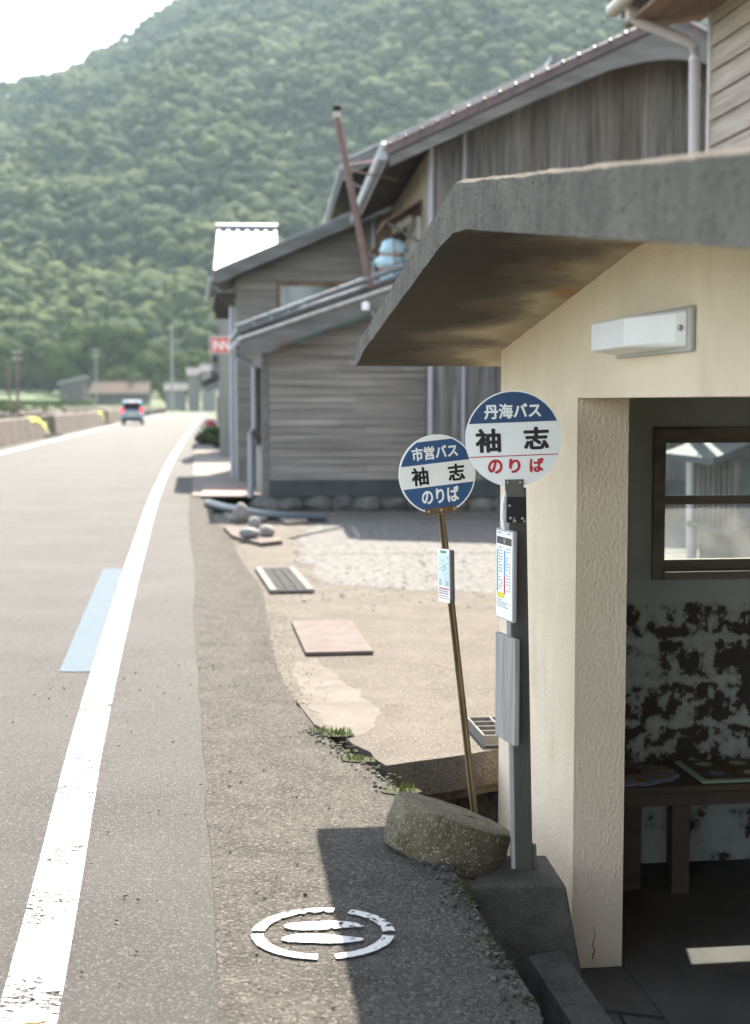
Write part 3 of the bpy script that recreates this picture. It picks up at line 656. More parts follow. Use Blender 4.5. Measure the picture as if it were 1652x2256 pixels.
# fields, beach and rubble on the left
flat('beach', [(-29.5, 98), (-27, 125), (-36, 165), (-60, 182), (-160, 190), (-160, 98)], .02, M('pale_beach', (.13, .125, .12), (.17, .165, .155), scale=.4, rough=.95))
flat('field', [(-45, 196), (-34, 200), (-34, 214), (-48, 226), (-150, 236), (-150, 200)], rise(226) + .15, M('green_field', (.045, .075, .016), (.075, .105, .026), scale=.6, rough=.95), thick=1.2)
flat('field_lane', [(-38, 186), (-33, 190), (-34, 193), (-150, 198), (-150, 190)], rise(196) + .12, 'walk', thick=.8)
flat('field', [(-52, 268), (-52, 280), (-150, 290), (-150, 268)], rise(280) + .4, M('light_field', (.06, .085, .024), (.085, .11, .034), scale=.4, rough=.95), thick=1.5)
m = MB()
for i in range(420):
    y = random.uniform(118, 214); x = ip(LINE, y) - 6.9 - random.random() ** 1.6 * 12; r = random.uniform(.2, .8)
    m.blob((x, y, r * .4 + rise(y)), (r * 1.2, r, r * .9), 1, .5, 1.3, seed=i)
m.build('rubble_bank', M('driftwood_rubble', (.05, .042, .035), (.14, .12, .10), scale=1.2, rough=.95, island=.4), kind='stuff')
# ------------------------------------------------------------------ bus shelter  (local x = into the shelter, y = along the road, z up)
SH = thing('bus_shelter', 'cream stucco bus shelter with folded concrete slab roof beside the road', 'bus shelter', (.723, 5.2, 0), .1319)
SZ = lambda u, v, w: (w, u, v)
FL = -.462
under = lambda s: 2.103 - .1325 * (s + .85) if s > -.85 else 2.103 + .129 * (s + .85)
w = MB(); w.prism([(1.26, -.64), (1.26, under(1.26) + .02), (-.85, 2.12), (-2.9, under(-2.9) + .02), (-2.9, -.64), (-2.1, -.64), (-2.1, 1.614), (0, 1.614), (0, -.64)], SZ, 0, .19)
w.build('front_wall', 'stucco', SH, bevel=.012, seg=3)
W0, W1, WZ0, WZ1 = .645, 1.95, .820, 1.490
w = MB()
for a, b in (((.19, 1.10, -.64), (2.3, 1.26, WZ0)), ((.19, 1.10, WZ1), (2.3, 1.26, 1.82)), ((.19, 1.10, WZ0), (W0, 1.26, WZ1)), ((W1, 1.10, WZ0), (2.3, 1.26, WZ1))): w.box(a, b)
w.build('end_wall', 'peel', SH)
w = MB(); w.prism([(1.26, -.64), (1.26, under(1.26) + .02), (-.85, 2.12), (-2.9, under(-2.9) + .02), (-2.9, -.64)], SZ, 2.3, 2.46); w.build('back_wall', 'stucco', SH)
boxpart('end_wall', (.19, -2.9, -.64), (2.3, -2.74, 1.83), 'stucco', SH)
# roof slab with slightly ragged edges
ss = np.linspace(1.55, -3.3, 150); prof_t = lambda s: float(np.interp(s, [-3.3, -.90, -.85, 1.45, 1.55], [1.92, 2.225, 2.225, 1.868, 1.832]))
prof_b = lambda s: under(s) - .022 * max(0, min(1, (s - 1.26) / .2)) + .012 * math.exp(-((s + .85) / .12) ** 2) * -1
m = MB(); V = []
for s in ss:
    j = lambda k, a: a * (mnoise.noise(Vector((s * 5, k, 1))) + .8 * mnoise.noise(Vector((s * 17, k, 2))) + .6 * mnoise.noise(Vector((s * 45, k, 2))))
    V += [(-.612 + j(1, .0035), s, prof_b(s) + j(2, .002)), (-.612 + j(3, .0035), s, prof_t(s) + j(4, .004)), (2.7, s, prof_t(s)), (2.7, s, prof_b(s)), (-.592 + j(3, .0035), s, prof_t(s) + .010 + j(6, .004))]
n = len(ss)
def quad(a, b): return [(i * 5 + a, i * 5 + b, (i + 1) * 5 + b, (i + 1) * 5 + a) for i in range(n - 1)]
m.add(V, quad(0, 1), 0); m.add(V, quad(1, 4) + quad(4, 2), 2); m.add(V, quad(2, 3), 0); m.add(V, quad(3, 0), 1)
m.add(V, [(0, 1, 4, 2, 3), tuple((n - 1) * 5 + k for k in (3, 2, 4, 1, 0))], 0)
me_roof = m.build('roof', ['fascia', 'soffit', M('roof_top_concrete', (.075, .066, .055), (.105, .093, .079), scale=8, rough=.97, bump=.6, bscale=50, spec=.03)], SH)
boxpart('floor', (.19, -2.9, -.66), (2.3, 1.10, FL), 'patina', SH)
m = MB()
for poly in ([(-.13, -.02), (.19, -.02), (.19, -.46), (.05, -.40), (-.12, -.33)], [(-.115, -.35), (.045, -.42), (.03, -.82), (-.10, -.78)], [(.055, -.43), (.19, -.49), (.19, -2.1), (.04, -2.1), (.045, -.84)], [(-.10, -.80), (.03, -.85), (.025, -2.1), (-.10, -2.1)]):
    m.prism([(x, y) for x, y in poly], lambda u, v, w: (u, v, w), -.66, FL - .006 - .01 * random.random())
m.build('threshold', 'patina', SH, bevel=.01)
# window
fr = MB()
for a, b in (((W0, 1.075, WZ0), (W0 + .05, 1.2, WZ1)), ((W1 - .05, 1.075, WZ0), (W1, 1.2, WZ1)), ((W0 + .05, 1.075, WZ1 - .055), (W1 - .05, 1.2, WZ1)), ((W0 + .05, 1.06, WZ0), (W1 - .05, 1.2, WZ0 + .035))): fr.box(a, b)
wi = fr.build('window', 'frame', SH, bevel=.003)
fr = MB()
for a, b in (((W0 + .05, 1.10, WZ0 + .036), (W1 - .05, 1.13, .905)), ((W0 + .05, 1.10, 1.149), (W1 - .05, 1.13, 1.188)), ((W0 + .05, 1.10, 1.42), (W1 - .05, 1.13, WZ1 - .056)),
             ((W0 + .05, 1.101, .905), (W0 + .062, 1.13, 1.42)), ((1.28, 1.101, .905), (1.32, 1.131, 1.149)), ((1.28, 1.101, 1.188), (1.32, 1.131, 1.42))): fr.box(a, b)
fr.build('sash', 'frame', wi, bevel=.002)
g = MB(); g.box((W0 + .055, 1.113, .895), (W1 - .055, 1.117, 1.43)); g.build('glass', 'winglass', wi)
# wall lamp
lp = MB(); lp.box((-.016, -1.20, 1.738), (0.002, -.495, 1.866)); lamp = lp.build('wall_lamp', 'lampgrey', SH, bevel=.012, seg=3)
lp = MB()
pr = [(-1.175, 0), (-1.14, -.022), (-.88, -.090), (-.53, -.090), (-.512, 0)]
vs = []
for s, a in pr:
    zt, zb = (1.856, 1.748) if a == 0 else (1.850, 1.760); vs += [(a - .016, s, zb), (a - .016, s, zt)]
k = len(pr); lp.add(vs, [(2 * i, 2 * i + 1, 2 * i + 3, 2 * i + 2) for i in range(k - 1)] + [tuple(2 * i for i in range(k))[::-1], tuple(2 * i + 1 for i in range(k)), (2 * k - 2, 2 * k - 1, 1, 0)])
lp.build('lamp_cover', 'lampwhite', lamp, bevel=.008, seg=3)
lp = MB(); lp.lathe([(.009, 0), (.009, .006), (.004, .010)], 14, f=lambda x, y, z: (-.028 - z, -1.155 + x, 1.805 + y)); lp.build('screw', 'steel', lamp, smooth=True)

# channel kerb between shoulder and shelter
m = MB(); m.prism([(-.325, -.66), (-.205, -.62), (-.195, -3.2), (-.30, -3.2)], lambda u, v, w: (u, v, w), -.66, -.16)
o = m.build('channel_kerb', 'dark_conc', None, bevel=.015); o.location = SH.location; o.rotation_euler = SH.rotation_euler; o['kind'] = 'structure'

# bench and mats
BN = thing('wooden_bench', 'dark wooden bench along the peeling inner wall of the shelter', 'bench', (.723, 5.2, 0), .1319)
boxpart('seat', (.20, .665, -.025), (2.28, 1.095, .003), 'bench', BN, .006)
boxpart('apron', (.20, .675, -.081), (2.28, .71, -.026), 'bench', BN, .004)
for a, s in ((.43, .76), (.616, .685), (1.75, .685)): boxpart('leg', (a, s, FL), (a + .078, s + .075, -.0255 if s > .70 else -.082), 'bench', BN, .004)
def mat_on_bench(name, label, cx, cy, build_fn):
    t = thing(name, label, 'seat mat', (0, 0, 0), 0, 'crochet mats on the bench')
    off = Matrix.Rotation(.1319, 4, 'Z') @ Vector((cx, cy, .004)); t.location = Vector((.723, 5.2, 0)) + off; t.rotation_euler = (0, 0, .1319); build_fn(t)
def sun_mat(t):
    m = MB(); N = 72
    ring = lambda r, z, sc=0: [((r + sc * abs(math.sin(6 * a))) * math.cos(a) * 1.25, (r + sc * abs(math.sin(6 * a))) * math.sin(a), z + .0025 * math.sin(a * 5 + r * 40)) for a in (2 * math.pi * i / N for i in range(N))]
    rs = [(0.02, .016, 0), (.055, .017, 0), (.13, .016, 0), (.165, .014, .012), (.172, .006, .015), (.172, 0, .015)]
    V = []
    for r, z, sc in rs: V += ring(r, z, sc)
    F = lambda i, mi: m.add(V, [(i * N + j, i * N + (j + 1) % N, (i + 1) * N + (j + 1) % N, (i + 1) * N + j) for j in range(N)], mi)
    m.add(V, [tuple(range(N))], 2); F(0, 2)
    for i in (1, 2):
        for j in range(N): m.add([V[i * N + j], V[i * N + (j + 1) % N], V[(i + 1) * N + (j + 1) % N], V[(i + 1) * N + j]], [(0, 1, 2, 3)], (j // 3) % 2)
    F(3, 1); F(4, 1); m.build('mat', ['wool_y', 'wool_b', 'wool_r'], t)
def granny_mat(t):
    m = MB(); m.box((-.21, -.18, 0), (.45, .18, .012), 0); m.build('edging', 'wool_m', t, bevel=.006)
    m = MB(); m.box((-.185, -.155, .0125), (.425, .155, .0155), 0)
    for i in range(4):
        for j in range(2):
            cx, cy = -.11 + i * .155, -.08 + j * .16
            for r, mi, z in ((.062, 1, .0165), (.050, 0, .0172), (.040, 2 if (i + j) % 3 else 3, .018)):
                n = 24; m.add([((r * (1 - .22 * (mi >= 2) * (k % 3 == 0))) * math.cos(2 * math.pi * k / n) + cx, (r * (1 - .22 * (mi >= 2) * (k % 3 == 0))) * math.sin(2 * math.pi * k / n) + cy, z) for k in range(n)], [tuple(range(n))], mi)
    m.build('squares', ['wool_br', 'wool_g', 'wool_p', 'wool_b'], t)
mat_on_bench('crochet_mat', 'scalloped mustard and blue crochet mat next to the pillar on the bench', .47, .875, sun_mat)
mat_on_bench('crochet_mat', 'rectangular crochet mat of green flower squares with mint edging', .955, .868, granny_mat)

# ------------------------------------------------------------------ bus stop signs
def disc_seg(r, z0, z1, n=48):
    z0 = max(-r, z0); z1 = min(r, z1); pts = []
    for i in range(n + 1): z = z0 + (z1 - z0) * i / n; pts.append((math.sqrt(max(0, r * r - z * z)), z))
    for i in range(n + 1): z = z1 + (z0 - z1) * i / n; pts.append((-math.sqrt(max(0, r * r - z * z)), z))
    q = []
    for p in pts:
        if not q or math.hypot(p[0] - q[-1][0], p[1] - q[-1][1]) > 1e-5: q.append(p)
    if math.hypot(q[0][0] - q[-1][0], q[0][1] - q[-1][1]) < 1e-5: q.pop()
    return q
def rollp(poly, c, a): return [(c[0] + u * math.cos(a) - v * math.sin(a), c[1] + u * math.sin(a) + v * math.cos(a)) for u, v in poly]
def disc(parent, r, roll, white, name='sign_plate'):
    """round plate centred on its own origin, facing -Y"""
    m = MB(); n = 72
    m.prism([(r * math.cos(2 * math.pi * i / n), r * math.sin(2 * math.pi * i / n)) for i in range(n)], XZ(0), -.003, .003)
    return m.build(name, white, parent, bevel=.001)
def decal(poly, mat, parent, y, name):
    m = MB(); m.prism(poly, XZ(y), -.0006, .0006); return m.build(name, mat, parent)

YS = 5.03
B1 = at(1148, 1905, YS)
S1 = thing('bus_stop_sign', 'larger round bus stop sign with red boarding words on a grey ribbed post', 'bus stop sign', B1, group='round bus stop signs beside the shelter')
q1 = lambda px, py, Y=YS: at(px, py, Y) - B1
# footing: trapezoid concrete block
m = MB(); t_ = [q1(1030, 1939, 4.86), q1(1247, 1938, 4.86), q1(1203, 1891, 5.20), q1(1085, 1891, 5.20)]; zt = q1(1150, 1915, 5.03).z
bt = [(t_[0].x - .03, t_[0].y - .05), (t_[1].x + .075, t_[1].y - .05), (t_[2].x + .05, t_[2].y + .03), (t_[3].x - .05, t_[3].y + .03)]
m.add([(p.x, p.y, zt) for p in t_] + [(x, y, zt - .42) for x, y in bt], [(0, 1, 2, 3), (7, 6, 5, 4), (0, 4, 5, 1), (1, 5, 6, 2), (2, 6, 7, 3), (3, 7, 4, 0)])
m.build('footing', 'footing', S1, bevel=.012, seg=3)
tilt = math.radians(.7)
top = q1(1133, 1075); bot = Vector((0, 0, zt + .001))
m = MB(); px0 = -.019; wd = .060
def along(z): return (z - bot.z) / (top.z - bot.z) * (top.x)
def col(m, x0, x1, y0, y1, z0, z1, mi=0):
    m.add([(along(z) + x, y, z) for z in (z0, z1) for x, y in ((x0, y0), (x1, y0), (x1, y1), (x0, y1))], [(0, 3, 2, 1), (4, 5, 6, 7), (0, 1, 5, 4), (1, 2, 6, 5), (2, 3, 7, 6), (3, 0, 4, 7)], mi)
col(m, px0, px0 + wd, .004, .05, bot.z, top.z)
for i in range(10): col(m, px0 + .002 + i * .0058, px0 + .0055 + i * .0058, -.002, .0035, bot.z, top.z - .10)
m.build('post', 'alu', S1)
m = MB(); col(m, px0 - .014, px0 - .001, .006, .045, bot.z, top.z - .03); m.build('side_rail', 'alu_light', S1)
m = MB(); col(m, px0 + .062, px0 + .075, .004, .03, bot.z, bot.z + .085); m.build('clamp', 'alu', S1, bevel=.002)
dc = q1(1130.5, 966, YS); D1 = disc(S1, .1665, 0, 'signwhite2'); D1.location = dc; D1.rotation_euler = (0, R(-2.3), 0)
rr = .1665
decal(disc_seg(rr * .972, rr * .34, rr * .972), 'bluepaint2', D1, -.0037, 'blue_band')
decal([(-rr * .915, rr * -.362), (rr * .915, rr * -.362), (rr * .922, rr * -.343), (-rr * .922, rr * -.343)], 'signred', D1, -.0037, 'red_line')
text('丹海バス', rr * 1.18, rr * .315, .034, 'signwhite2', D1, 0, rr * .575, -.0044)
text('袖', rr * .53, rr * .50, .036, 'signblack', D1, -rr * .525, -rr * .02, -.0032)
text('志', rr * .53, rr * .47, .036, 'signblack', D1, rr * .475, -rr * .005, -.0032)
for ch, x, wq in (('の', -.395, .305), ('り', .01, .24), ('ば', .465, .30)): text(ch, rr * wq, rr * .30, .038, 'signred', D1, rr * x, -rr * .565, -.0032)
# bracket, black sheet, bolts
m = MB()
pts = [q1(1112, 1056), q1(1152, 1055), q1(1152, 1078), q1(1156, 1092), q1(1156, 1096), q1(1116, 1096), q1(1116, 1092), q1(1112, 1078)]
m.prism([(p.x, p.z) for p in pts], XZ(-.010), 0, .006); br = m.build('bracket', 'alu', S1, bevel=.001)
m = MB(); a = q1(1115, 1094); b = q1(1157, 1150); m.box((a.x, -.016, b.z), (b.x, -.010, a.z)); m.build('black_sheet', 'blackpeel', S1, bevel=.001)
def bolt(c, y, parent):
    m = MB(); m.lathe([(.0052, 0), (.0052, .003), (.002, .005)], 12, f=lambda x, z_, h: (c.x + x, y - h, c.z + z_)); m.build('bolt', 'steel', parent)
for px, py, y in ((1118, 1062, -.010), (1146, 1062, -.010), (1122, 1113, -.016), (1124, 1140, -.016), (1150, 1141, -.016)): bolt(q1(px, py), y, S1)
m = MB(); c0 = q1(1113, 1085, 5.06); m.tube([c0, q1(1107, 1110, 5.06), q1(1106, 1140, 5.05), q1(1110, 1166, 5.04)], .006, 8); m.build('white_tie', 'paper', S1, smooth=True)
def side_panel(name, parent, base, pf, Yf, pn, Yn, zb_px, mat, th, bevel=.002):
    """upright board turned to face the road; local x runs from its far to its near edge"""
    a = at(*pf, Yf) - base; b = at(*pn, Yn) - base; wdt = math.hypot(b.x - a.x, b.y - a.y); h = a.z - (at(pf[0], zb_px, Yf) - base).z
    m = MB(); m.box((0, 0, -h), (wdt, th, 0)); o = m.build(name, mat, parent, bevel=bevel); o.location = a; o.rotation_euler = (0, 0, math.atan2(b.y - a.y, b.x - a.x)); return o, wdt, h
case, cw, chh = side_panel('timetable_case', S1, B1, (1093, 1162), 5.13, (1131, 1164), 4.965, 1357, 'alu_light', .014)
def rect(parent, x0, x1, z0, z1, mat, y, name):
    m = MB(); m.box((x0, y - .0007, z0), (x1, y, z1)); return m.build(name, mat, parent)
rect(case, cw * .04, cw * .96, -chh * .985, -chh * .02, 'paper', -.0006, 'timetable_sheet')
m = MB(); y = -.0016
def rr_(x0, x1, z0, z1, mi): m.box((cw * x0, y - .0005, -chh * z1), (cw * x1, y, -chh * z0), mi)
rr_(.08, .92, .085, .165, 0)
rr_(.44, .56, .10, .15, 1)
rr_(.09, .14, .23, .70, 2); rr_(.50, .57, .23, .52, 3); rr_(.50, .57, .52, .71, 4); rr_(.10, .52, .705, .765, 5)
for i in range(15):
    z = .20 + i * .033
    for x in (.20, .32, .64, .78): 
        if random.random() < .8: rr_(x, x + .08, z, z + .010, 6)
for i, wq in enumerate((.35, .7, .6, .72)): rr_(.10, .10 + wq * .9, .785 + i * .024, .792 + i * .024, 6)
rr_(.10, .35, .035, .045, 6); rr_(.65, .88, .035, .045, 6)
m.build('timetable_print', [M('olive_print', (.10, .10, .085)), 'paper', 'signgreen', 'cyan', 'signred', 'yellow', 'ink'], case)
bd, bw, bh = side_panel('weathered_board', S1, B1, (1091, 1391), 5.13, (1134, 1399), 4.95, 1618, 'greywood', .02, .004)

YB = 5.62
B2 = at(1046, 1800, YB); B2.z = -.60
S2 = thing('bus_stop_sign', 'smaller round bus stop sign with two blue bands on a leaning rusty pole', 'bus stop sign', B2, group='round bus stop signs beside the shelter')
q2 = lambda px, py, Y=YB: at(px, py, Y) - B2
p0 = q2(1047, 1800); p1 = q2(971, 1112); dirn = (p1 - p0); pb = p0 + dirn * ((0.0 - p0.z) / dirn.z) 
m = MB()
for x0, x1, y0, y1 in ((-.015, -.011, -.013, .013), (-.011, .013, .009, .013), (.0, .004, -.012, .009)):
    m.add([tuple(P + Vector((x, y, 0))) for P in (pb, p1) for x, y in ((x0, y0), (x1, y0), (x1, y1), (x0, y1))], [(0, 3, 2, 1), (4, 5, 6, 7), (0, 1, 5, 4), (1, 2, 6, 5), (2, 3, 7, 6), (3, 0, 4, 7)])
m.build('pole', 'rustpole', S2)
rr = .1535; D2 = disc(S2, rr, 0, 'signwhite'); D2.location = q2(962.5, 1043.5) + Vector((0, -.028, 0)); D2.rotation_euler = (0, R(-6.0), R(14))
for z0, z1 in ((.285, .85), (-.845, -.29)): decal(disc_seg(rr * .962, rr * z0, rr * z1), 'bluepaint', D2, -.0037, 'blue_band')
text('市営バス', rr * 1.20, rr * .34, .030, 'signwhite', D2, -rr * .02, rr * .555, -.0044)
text('袖', rr * .44, rr * .46, .030, 'signblack', D2, -rr * .46, -rr * .005, -.0032)
text('志', rr * .44, rr * .43, .030, 'signblack', D2, rr * .495, rr * .0, -.0032)
text('のりば', rr * .98, rr * .39, .030, 'signwhite', D2, rr * .02, -rr * .535, -.0044)
m = MB(); m.prism([(-.064, -.152), (.062, -.152), (.062, -.127), (-.064, -.127)], XZ(0), -.009, -.0035); bk = m.build('bracket', 'rust', D2, bevel=.003)
for x in (-.052, 0, .052): bolt(Vector((x, 0, -.139)), -.009, D2)
mp, mw, mh = side_panel('map_board', S2, B2, (966, 1209), 5.66, (992, 1214), 5.50, 1316, 'alu', .016); mp.rotation_euler.rotate_axis('Y', R(-4.0))
o = rect(mp, -mw * .04, mw * .93, -mh * 1.06, mh * .015, 'paper', -.001, 'map_sheet')
m = MB()
def mr(x0, x1, z0, z1, mi): m.box((mw * x0, -.0026, -mh * z1), (mw * x1, -.0020, -mh * z0), mi)
mr(.20, .70, .02, .075, 0); mr(.02, .90, .10, .74, 1)
m.build('map_print', ['signgreen', 'paperblue'], mp)
m = MB()
def mg(x0, x1, z0, z1, mi): m.box((mw * x0, -.0034, -mh * z1), (mw * x1, -.0028, -mh * z0), mi)
for i in range(26):
    x = random.uniform(.15, .78); z = random.choice((random.uniform(.14, .45), random.uniform(.14, .6))); l = random.uniform(.04, .14)
    if random.random() < .6: mg(x, x + l, z, z + .008, 0)
    else: mg(x, x + .02, z, z + l * .5, 0)
mg(.10, .24, .60, .615, 0); mg(.10, .24, .70, .715, 0); mg(.10, .125, .60, .715, 0); mg(.215, .24, .60, .715, 0)
for i in range(8): mg(.5 + .4 * random.random() * .6, .86, .62 + i * .014, .624 + i * .014, 2)
mg(.06, .88, .775, .80, 1); mg(.02, .80, .83, .845, 2); mg(.02, .84, .875, .89, 2); mg(.02, .80, .93, .94, 1); mg(.02, .88, .975, .985, 1)
m.build('map_lines', ['signgreen', 'signred', 'ink'], mp)
# fallen round base
RB = thing('round_concrete_base', 'tilted round old concrete base lying at the asphalt edge', 'concrete base', gr(990, 1872, .02) + Vector((0, .115, .026)), rot=(R(-4), R(20), R(8)))
m = MB(); n = 140; prof = [(.182, -.104), (.196, -.097), (.203, -.080), (.208, -.045), (.213, -.01), (.211, .015), (.210, .035), (.209, .055), (.207, .068), (.2065, .074), (.200, .0775), (.18, .079), (.13, .078), (.08, .079), (.025, .078)]
V = []
for r, z in prof:
    for j in range(n):
        t = 2 * math.pi * j / n; p = Vector((math.cos(t) * r, math.sin(t) * r, z))
        k = 1.06 * (1 + .014 * mnoise.noise(p * 7) + .012 * mnoise.noise(p * 40)); cut = .012 * math.exp(-((t - 4.25) / .018) ** 2) if z > -.02 and r > .16 else 0
        V.append((p.x * k * (1 - cut * 3), p.y * k * (1 - cut * 3), z + .003 * mnoise.noise(p * 22) - cut * .8))
F = [(i * n + j, i * n + (j + 1) % n, (i + 1) * n + (j + 1) % n, (i + 1) * n + j) for i in range(len(prof) - 1) for j in range(n)] + [tuple(range(n))[::-1], tuple(range((len(prof) - 1) * n, len(prof) * n))]
m.add(V, F); bo_ = m.build('base', 'oldconc', RB, smooth='all'); bo_.data.set_sharp_from_angle(angle=R(24))
m = MB(); m.prism([(.028, .012), (.075, .030), (.095, .026), (.10, .014), (.05, .000)], lambda u, v, w: (u, v, w), .066, .0795); m.build('slot', 'black', RB)

# ------------------------------------------------------------------ small things on the ground
FM = thing('footprint_marking', 'white stencilled circle with two footprints painted on the shoulder', 'road marking', (-.155, 4.255, .0125))
m = MB()
def arc(a0, a1, r0, r1, k=1.0):
    n = 26; o = [(math.cos(R(a0 + (a1 - a0) * i / n)) * r1, math.sin(R(a0 + (a1 - a0) * i / n)) * r1 * k) for i in range(n + 1)]; p = [(math.cos(R(a0 + (a1 - a0) * i / n)) * r0, math.sin(R(a0 + (a1 - a0) * i / n)) * r0 * k) for i in range(n + 1)]
    jit = lambda q: (q[0] + .004 * mnoise.noise(Vector((q[0] * 60, q[1] * 60, 1))), q[1] + .004 * mnoise.noise(Vector((q[0] * 60, q[1] * 60, 7))))
    o = [jit(q) for q in o]; p = [jit(q) for q in p]; V = [(x, y, 0) for x, y in o + p]
    m.add(V, [(i, i + 1, n + 2 + i, n + 1 + i) for i in range(n)])
for a0, a1 in ((3, 68), (82, 176), (184, 268), (282, 352)): arc(a0, a1, .178, .216, .98)
m.build('ring', 'white2', FM)
for sy in (1, -1):
    m = MB(); n = 44; o = []
    for i in range(n):
        t = 2 * math.pi * i / n; x = math.cos(t) * .122; wv = .036 + .010 * math.cos(t + .5) * -1
        o.append((x, sy * .055 + math.sin(t) * wv + .006 * math.sin(x * 25) * sy + .004 * mnoise.noise(Vector((x * 60, t, sy)))))
    m.add([(x, y, 0) for x, y in o], [tuple(range(n))])
    m.build('footprint', 'white2', FM)
m = MB(); cr = [(.075, -.445), (.083, -.41), (.076, -.39), (.086, -.355), (.081, -.335), (.074, -.32)]; cl = [(x + .005 - .0008 * i, z) for i, (x, z) in enumerate(cr)]
m.add([(x, -.0015, z) for x, z in cr + cl[::-1]], [(i, i + 1, 10 - i, 11 - i) for i in range(5)]); m.build('plaster_crack', 'black', SH)

PL = thing('cover_plate', 'pinkish square steel cover plate lying on the sunlit concrete apron', 'cover plate', (-.305, 9.73, .008), .125)
m = MB(); m.box((-.215, -.66, 0), (.215, .66, .022)); m.build('plate', 'plate', PL, bevel=.002)
GR = thing('drain_grating', 'long grey drain grating with pale side rails beside the asphalt', 'grating', (-.82, 12.87, .010), .156)
m = MB(); m.box((-.185, -.85, 0), (-.125, .85, .030)); m.box((.125, -.85, 0), (.185, .85, .030)); m.build('side_rail', 'grate_rail', GR)
m = MB()
for k in range(3):
    x0 = -.122 + k * .0825
    for i in range(40): m.box((x0 + .003, -.85 + i * .0425, .004), (x0 + .078, -.85 + i * .0425 + .018, .024))
    m.box((x0 + .002, -.85, .0), (x0 + .079, .85, .003))
m.build('bars', 'grate', GR)
SG = thing('drain_grid', 'small steel grid of rectangular openings behind the grey ribbed post', 'drain grid', (.50, 6.63, .006), .1319)
m = MB()
for i in range(5): m.box((i * .11, 0, 0), (i * .11 + .010, .40, .055))
for j in range(5): m.box((.0102, j * .097, .012), (.4398, j * .097 + .010, .0535))
m.build('bars', 'grate_rail', SG)
m = MB(); m.box((.011, .002, .0005), (.439, .398, .003)); m.build('tray', 'black', SG)

pl2 = [('stone_slab', 'pale flat slab under the group of three beach stones', [(493, 1168), (512, 1188), (575, 1205), (622, 1200), (600, 1182), (560, 1172)]),
       ('stone_slab', 'pale flat slab under the tallest dome shaped beach stone', [(492, 1137), (505, 1150), (580, 1152), (596, 1143), (560, 1136)]),
       ('stone_slab', 'small pale slab lying apart on the gravel edge near the house', [(616, 1148), (630, 1158), (680, 1156), (668, 1147)])]
for nm, lab, pts in pl2:
    o = flat(nm, [gr(*p) for p in pts], .05, 'plate' if 'three' in lab else 'walk', thick=.045, kind=None); tag(o, lab, 'slab', 'flat slabs along the frontage')
def stone(label, px, py, r, seed, mat='stone', flat_=None, up=.0):
    p = gr(px, py, .05); m = MB(); m.blob((0, 0, 0), r, 3, .14, 1.5, seed=seed, flat=flat_); o = m.build('beach_stone', mat, None, smooth='all'); o.location = (p.x, p.y + r[1] * .5, .05 + r[2] * (-(flat_ or -.93)) + up); tag(o, label, 'stone', 'stones set out on the slabs'); return o
stone('tallest dome shaped grey beach stone standing on its own slab', 530, 1146, (.10, .10, .14), 3, flat_=-.6)
stone('round grey beach stone behind the two front ones', 560, 1168, (.075, .075, .085), 5)
stone('pale egg shaped beach stone right of the boat shaped one', 588, 1182, (.088, .085, .085), 8, flat_=-.6)
stone('dark boat shaped beach stone lying in front on the slab', 549, 1186, (.125, .09, .065), 12, 'stonedark')
p = [gr(458, 1108, .06), gr(500, 1120, .06), gr(575, 1133, .06), gr(640, 1139, .06), gr(720, 1141, .05)]
m = MB(); m.tube(p, .07, 12); o = m.build('drain_pipe', 'pipeblue', smooth=True); tag(o, 'blue grey plastic pipe lying across the front of the wooden house', 'pipe')
o = flat('rusty_plate', [gr(442, 1092, .06), gr(541, 1092, .06), gr(548, 1066, .06), (gr(452, 1066, .06))], .065, 'rustplate', thick=.03, kind=None); tag(o, 'brown rusty plate bridging the dark drain hole before the house', 'steel plate')

def tuft(label, px, py, n, h, spread, seed, name='weed_tuft', mat='grass', z=.01):
    rng = random.Random(seed); p = gr(px, py, z); m = MB()
    for i in range(n):
        a = rng.uniform(0, 6.28); d = rng.uniform(0, spread); bx, by = math.cos(a) * d * 1.6, math.sin(a) * d; hh = h * rng.uniform(.4, 1); lx, ly = rng.uniform(-.5, .5) * hh, rng.uniform(-.5, .5) * hh; w_ = rng.uniform(.0015, .0035)
        m.add([(bx - w_, by, 0), (bx + w_, by, 0), (bx + lx * .5 + w_ * .8, by + ly * .5, hh * .65), (bx + lx * .5 - w_ * .8, by + ly * .5, hh * .65), (bx + lx, by + ly, hh)], [(0, 1, 2, 3), (3, 2, 4)])
    k_ = 24; m.add([(1.75 * spread * math.cos(6.2832 * i / k_) * rng.uniform(.8, 1), 1.1 * spread * math.sin(6.2832 * i / k_) * rng.uniform(.8, 1), .0005) for i in range(k_)], [tuple(range(k_))], 1)
    o = m.build(name, [mat, 'moss']); o.location = p; tag(o, label, 'weeds', 'weeds along the crack'); return o
tuft('yellow green weed tuft at the upper end of the crack', 745, 1617, 60, .04, .05, 1)
tuft('tiny weed sprouts low on the crack above the round base', 790, 1672, 34, .028, .05, 2)
tuft('small weed sprig at the left end of the crack', 712, 1610, 22, .03, .05, 3)
tuft('few thin weeds where the crack opens into the dark channel', 885, 1742, 26, .05, .05, 4)
m = MB()
for i in range(420):
    y = random.uniform(3.75, 4.75); x = ip(EDGE, y) - abs(random.gauss(.02, .022)) + .012
    if mnoise.noise(Vector((y * 4, 0, 3))) < -.05: continue
    r = random.uniform(.002, .008); m.blob((x, y, .006 - max(0, (x - ip(EDGE, y)) * 2)), (r * 1.4, r * 1.4, r * .6), 1, .4, 3, seed=i)
m.build('moss', 'moss', kind='stuff')
m = MB()
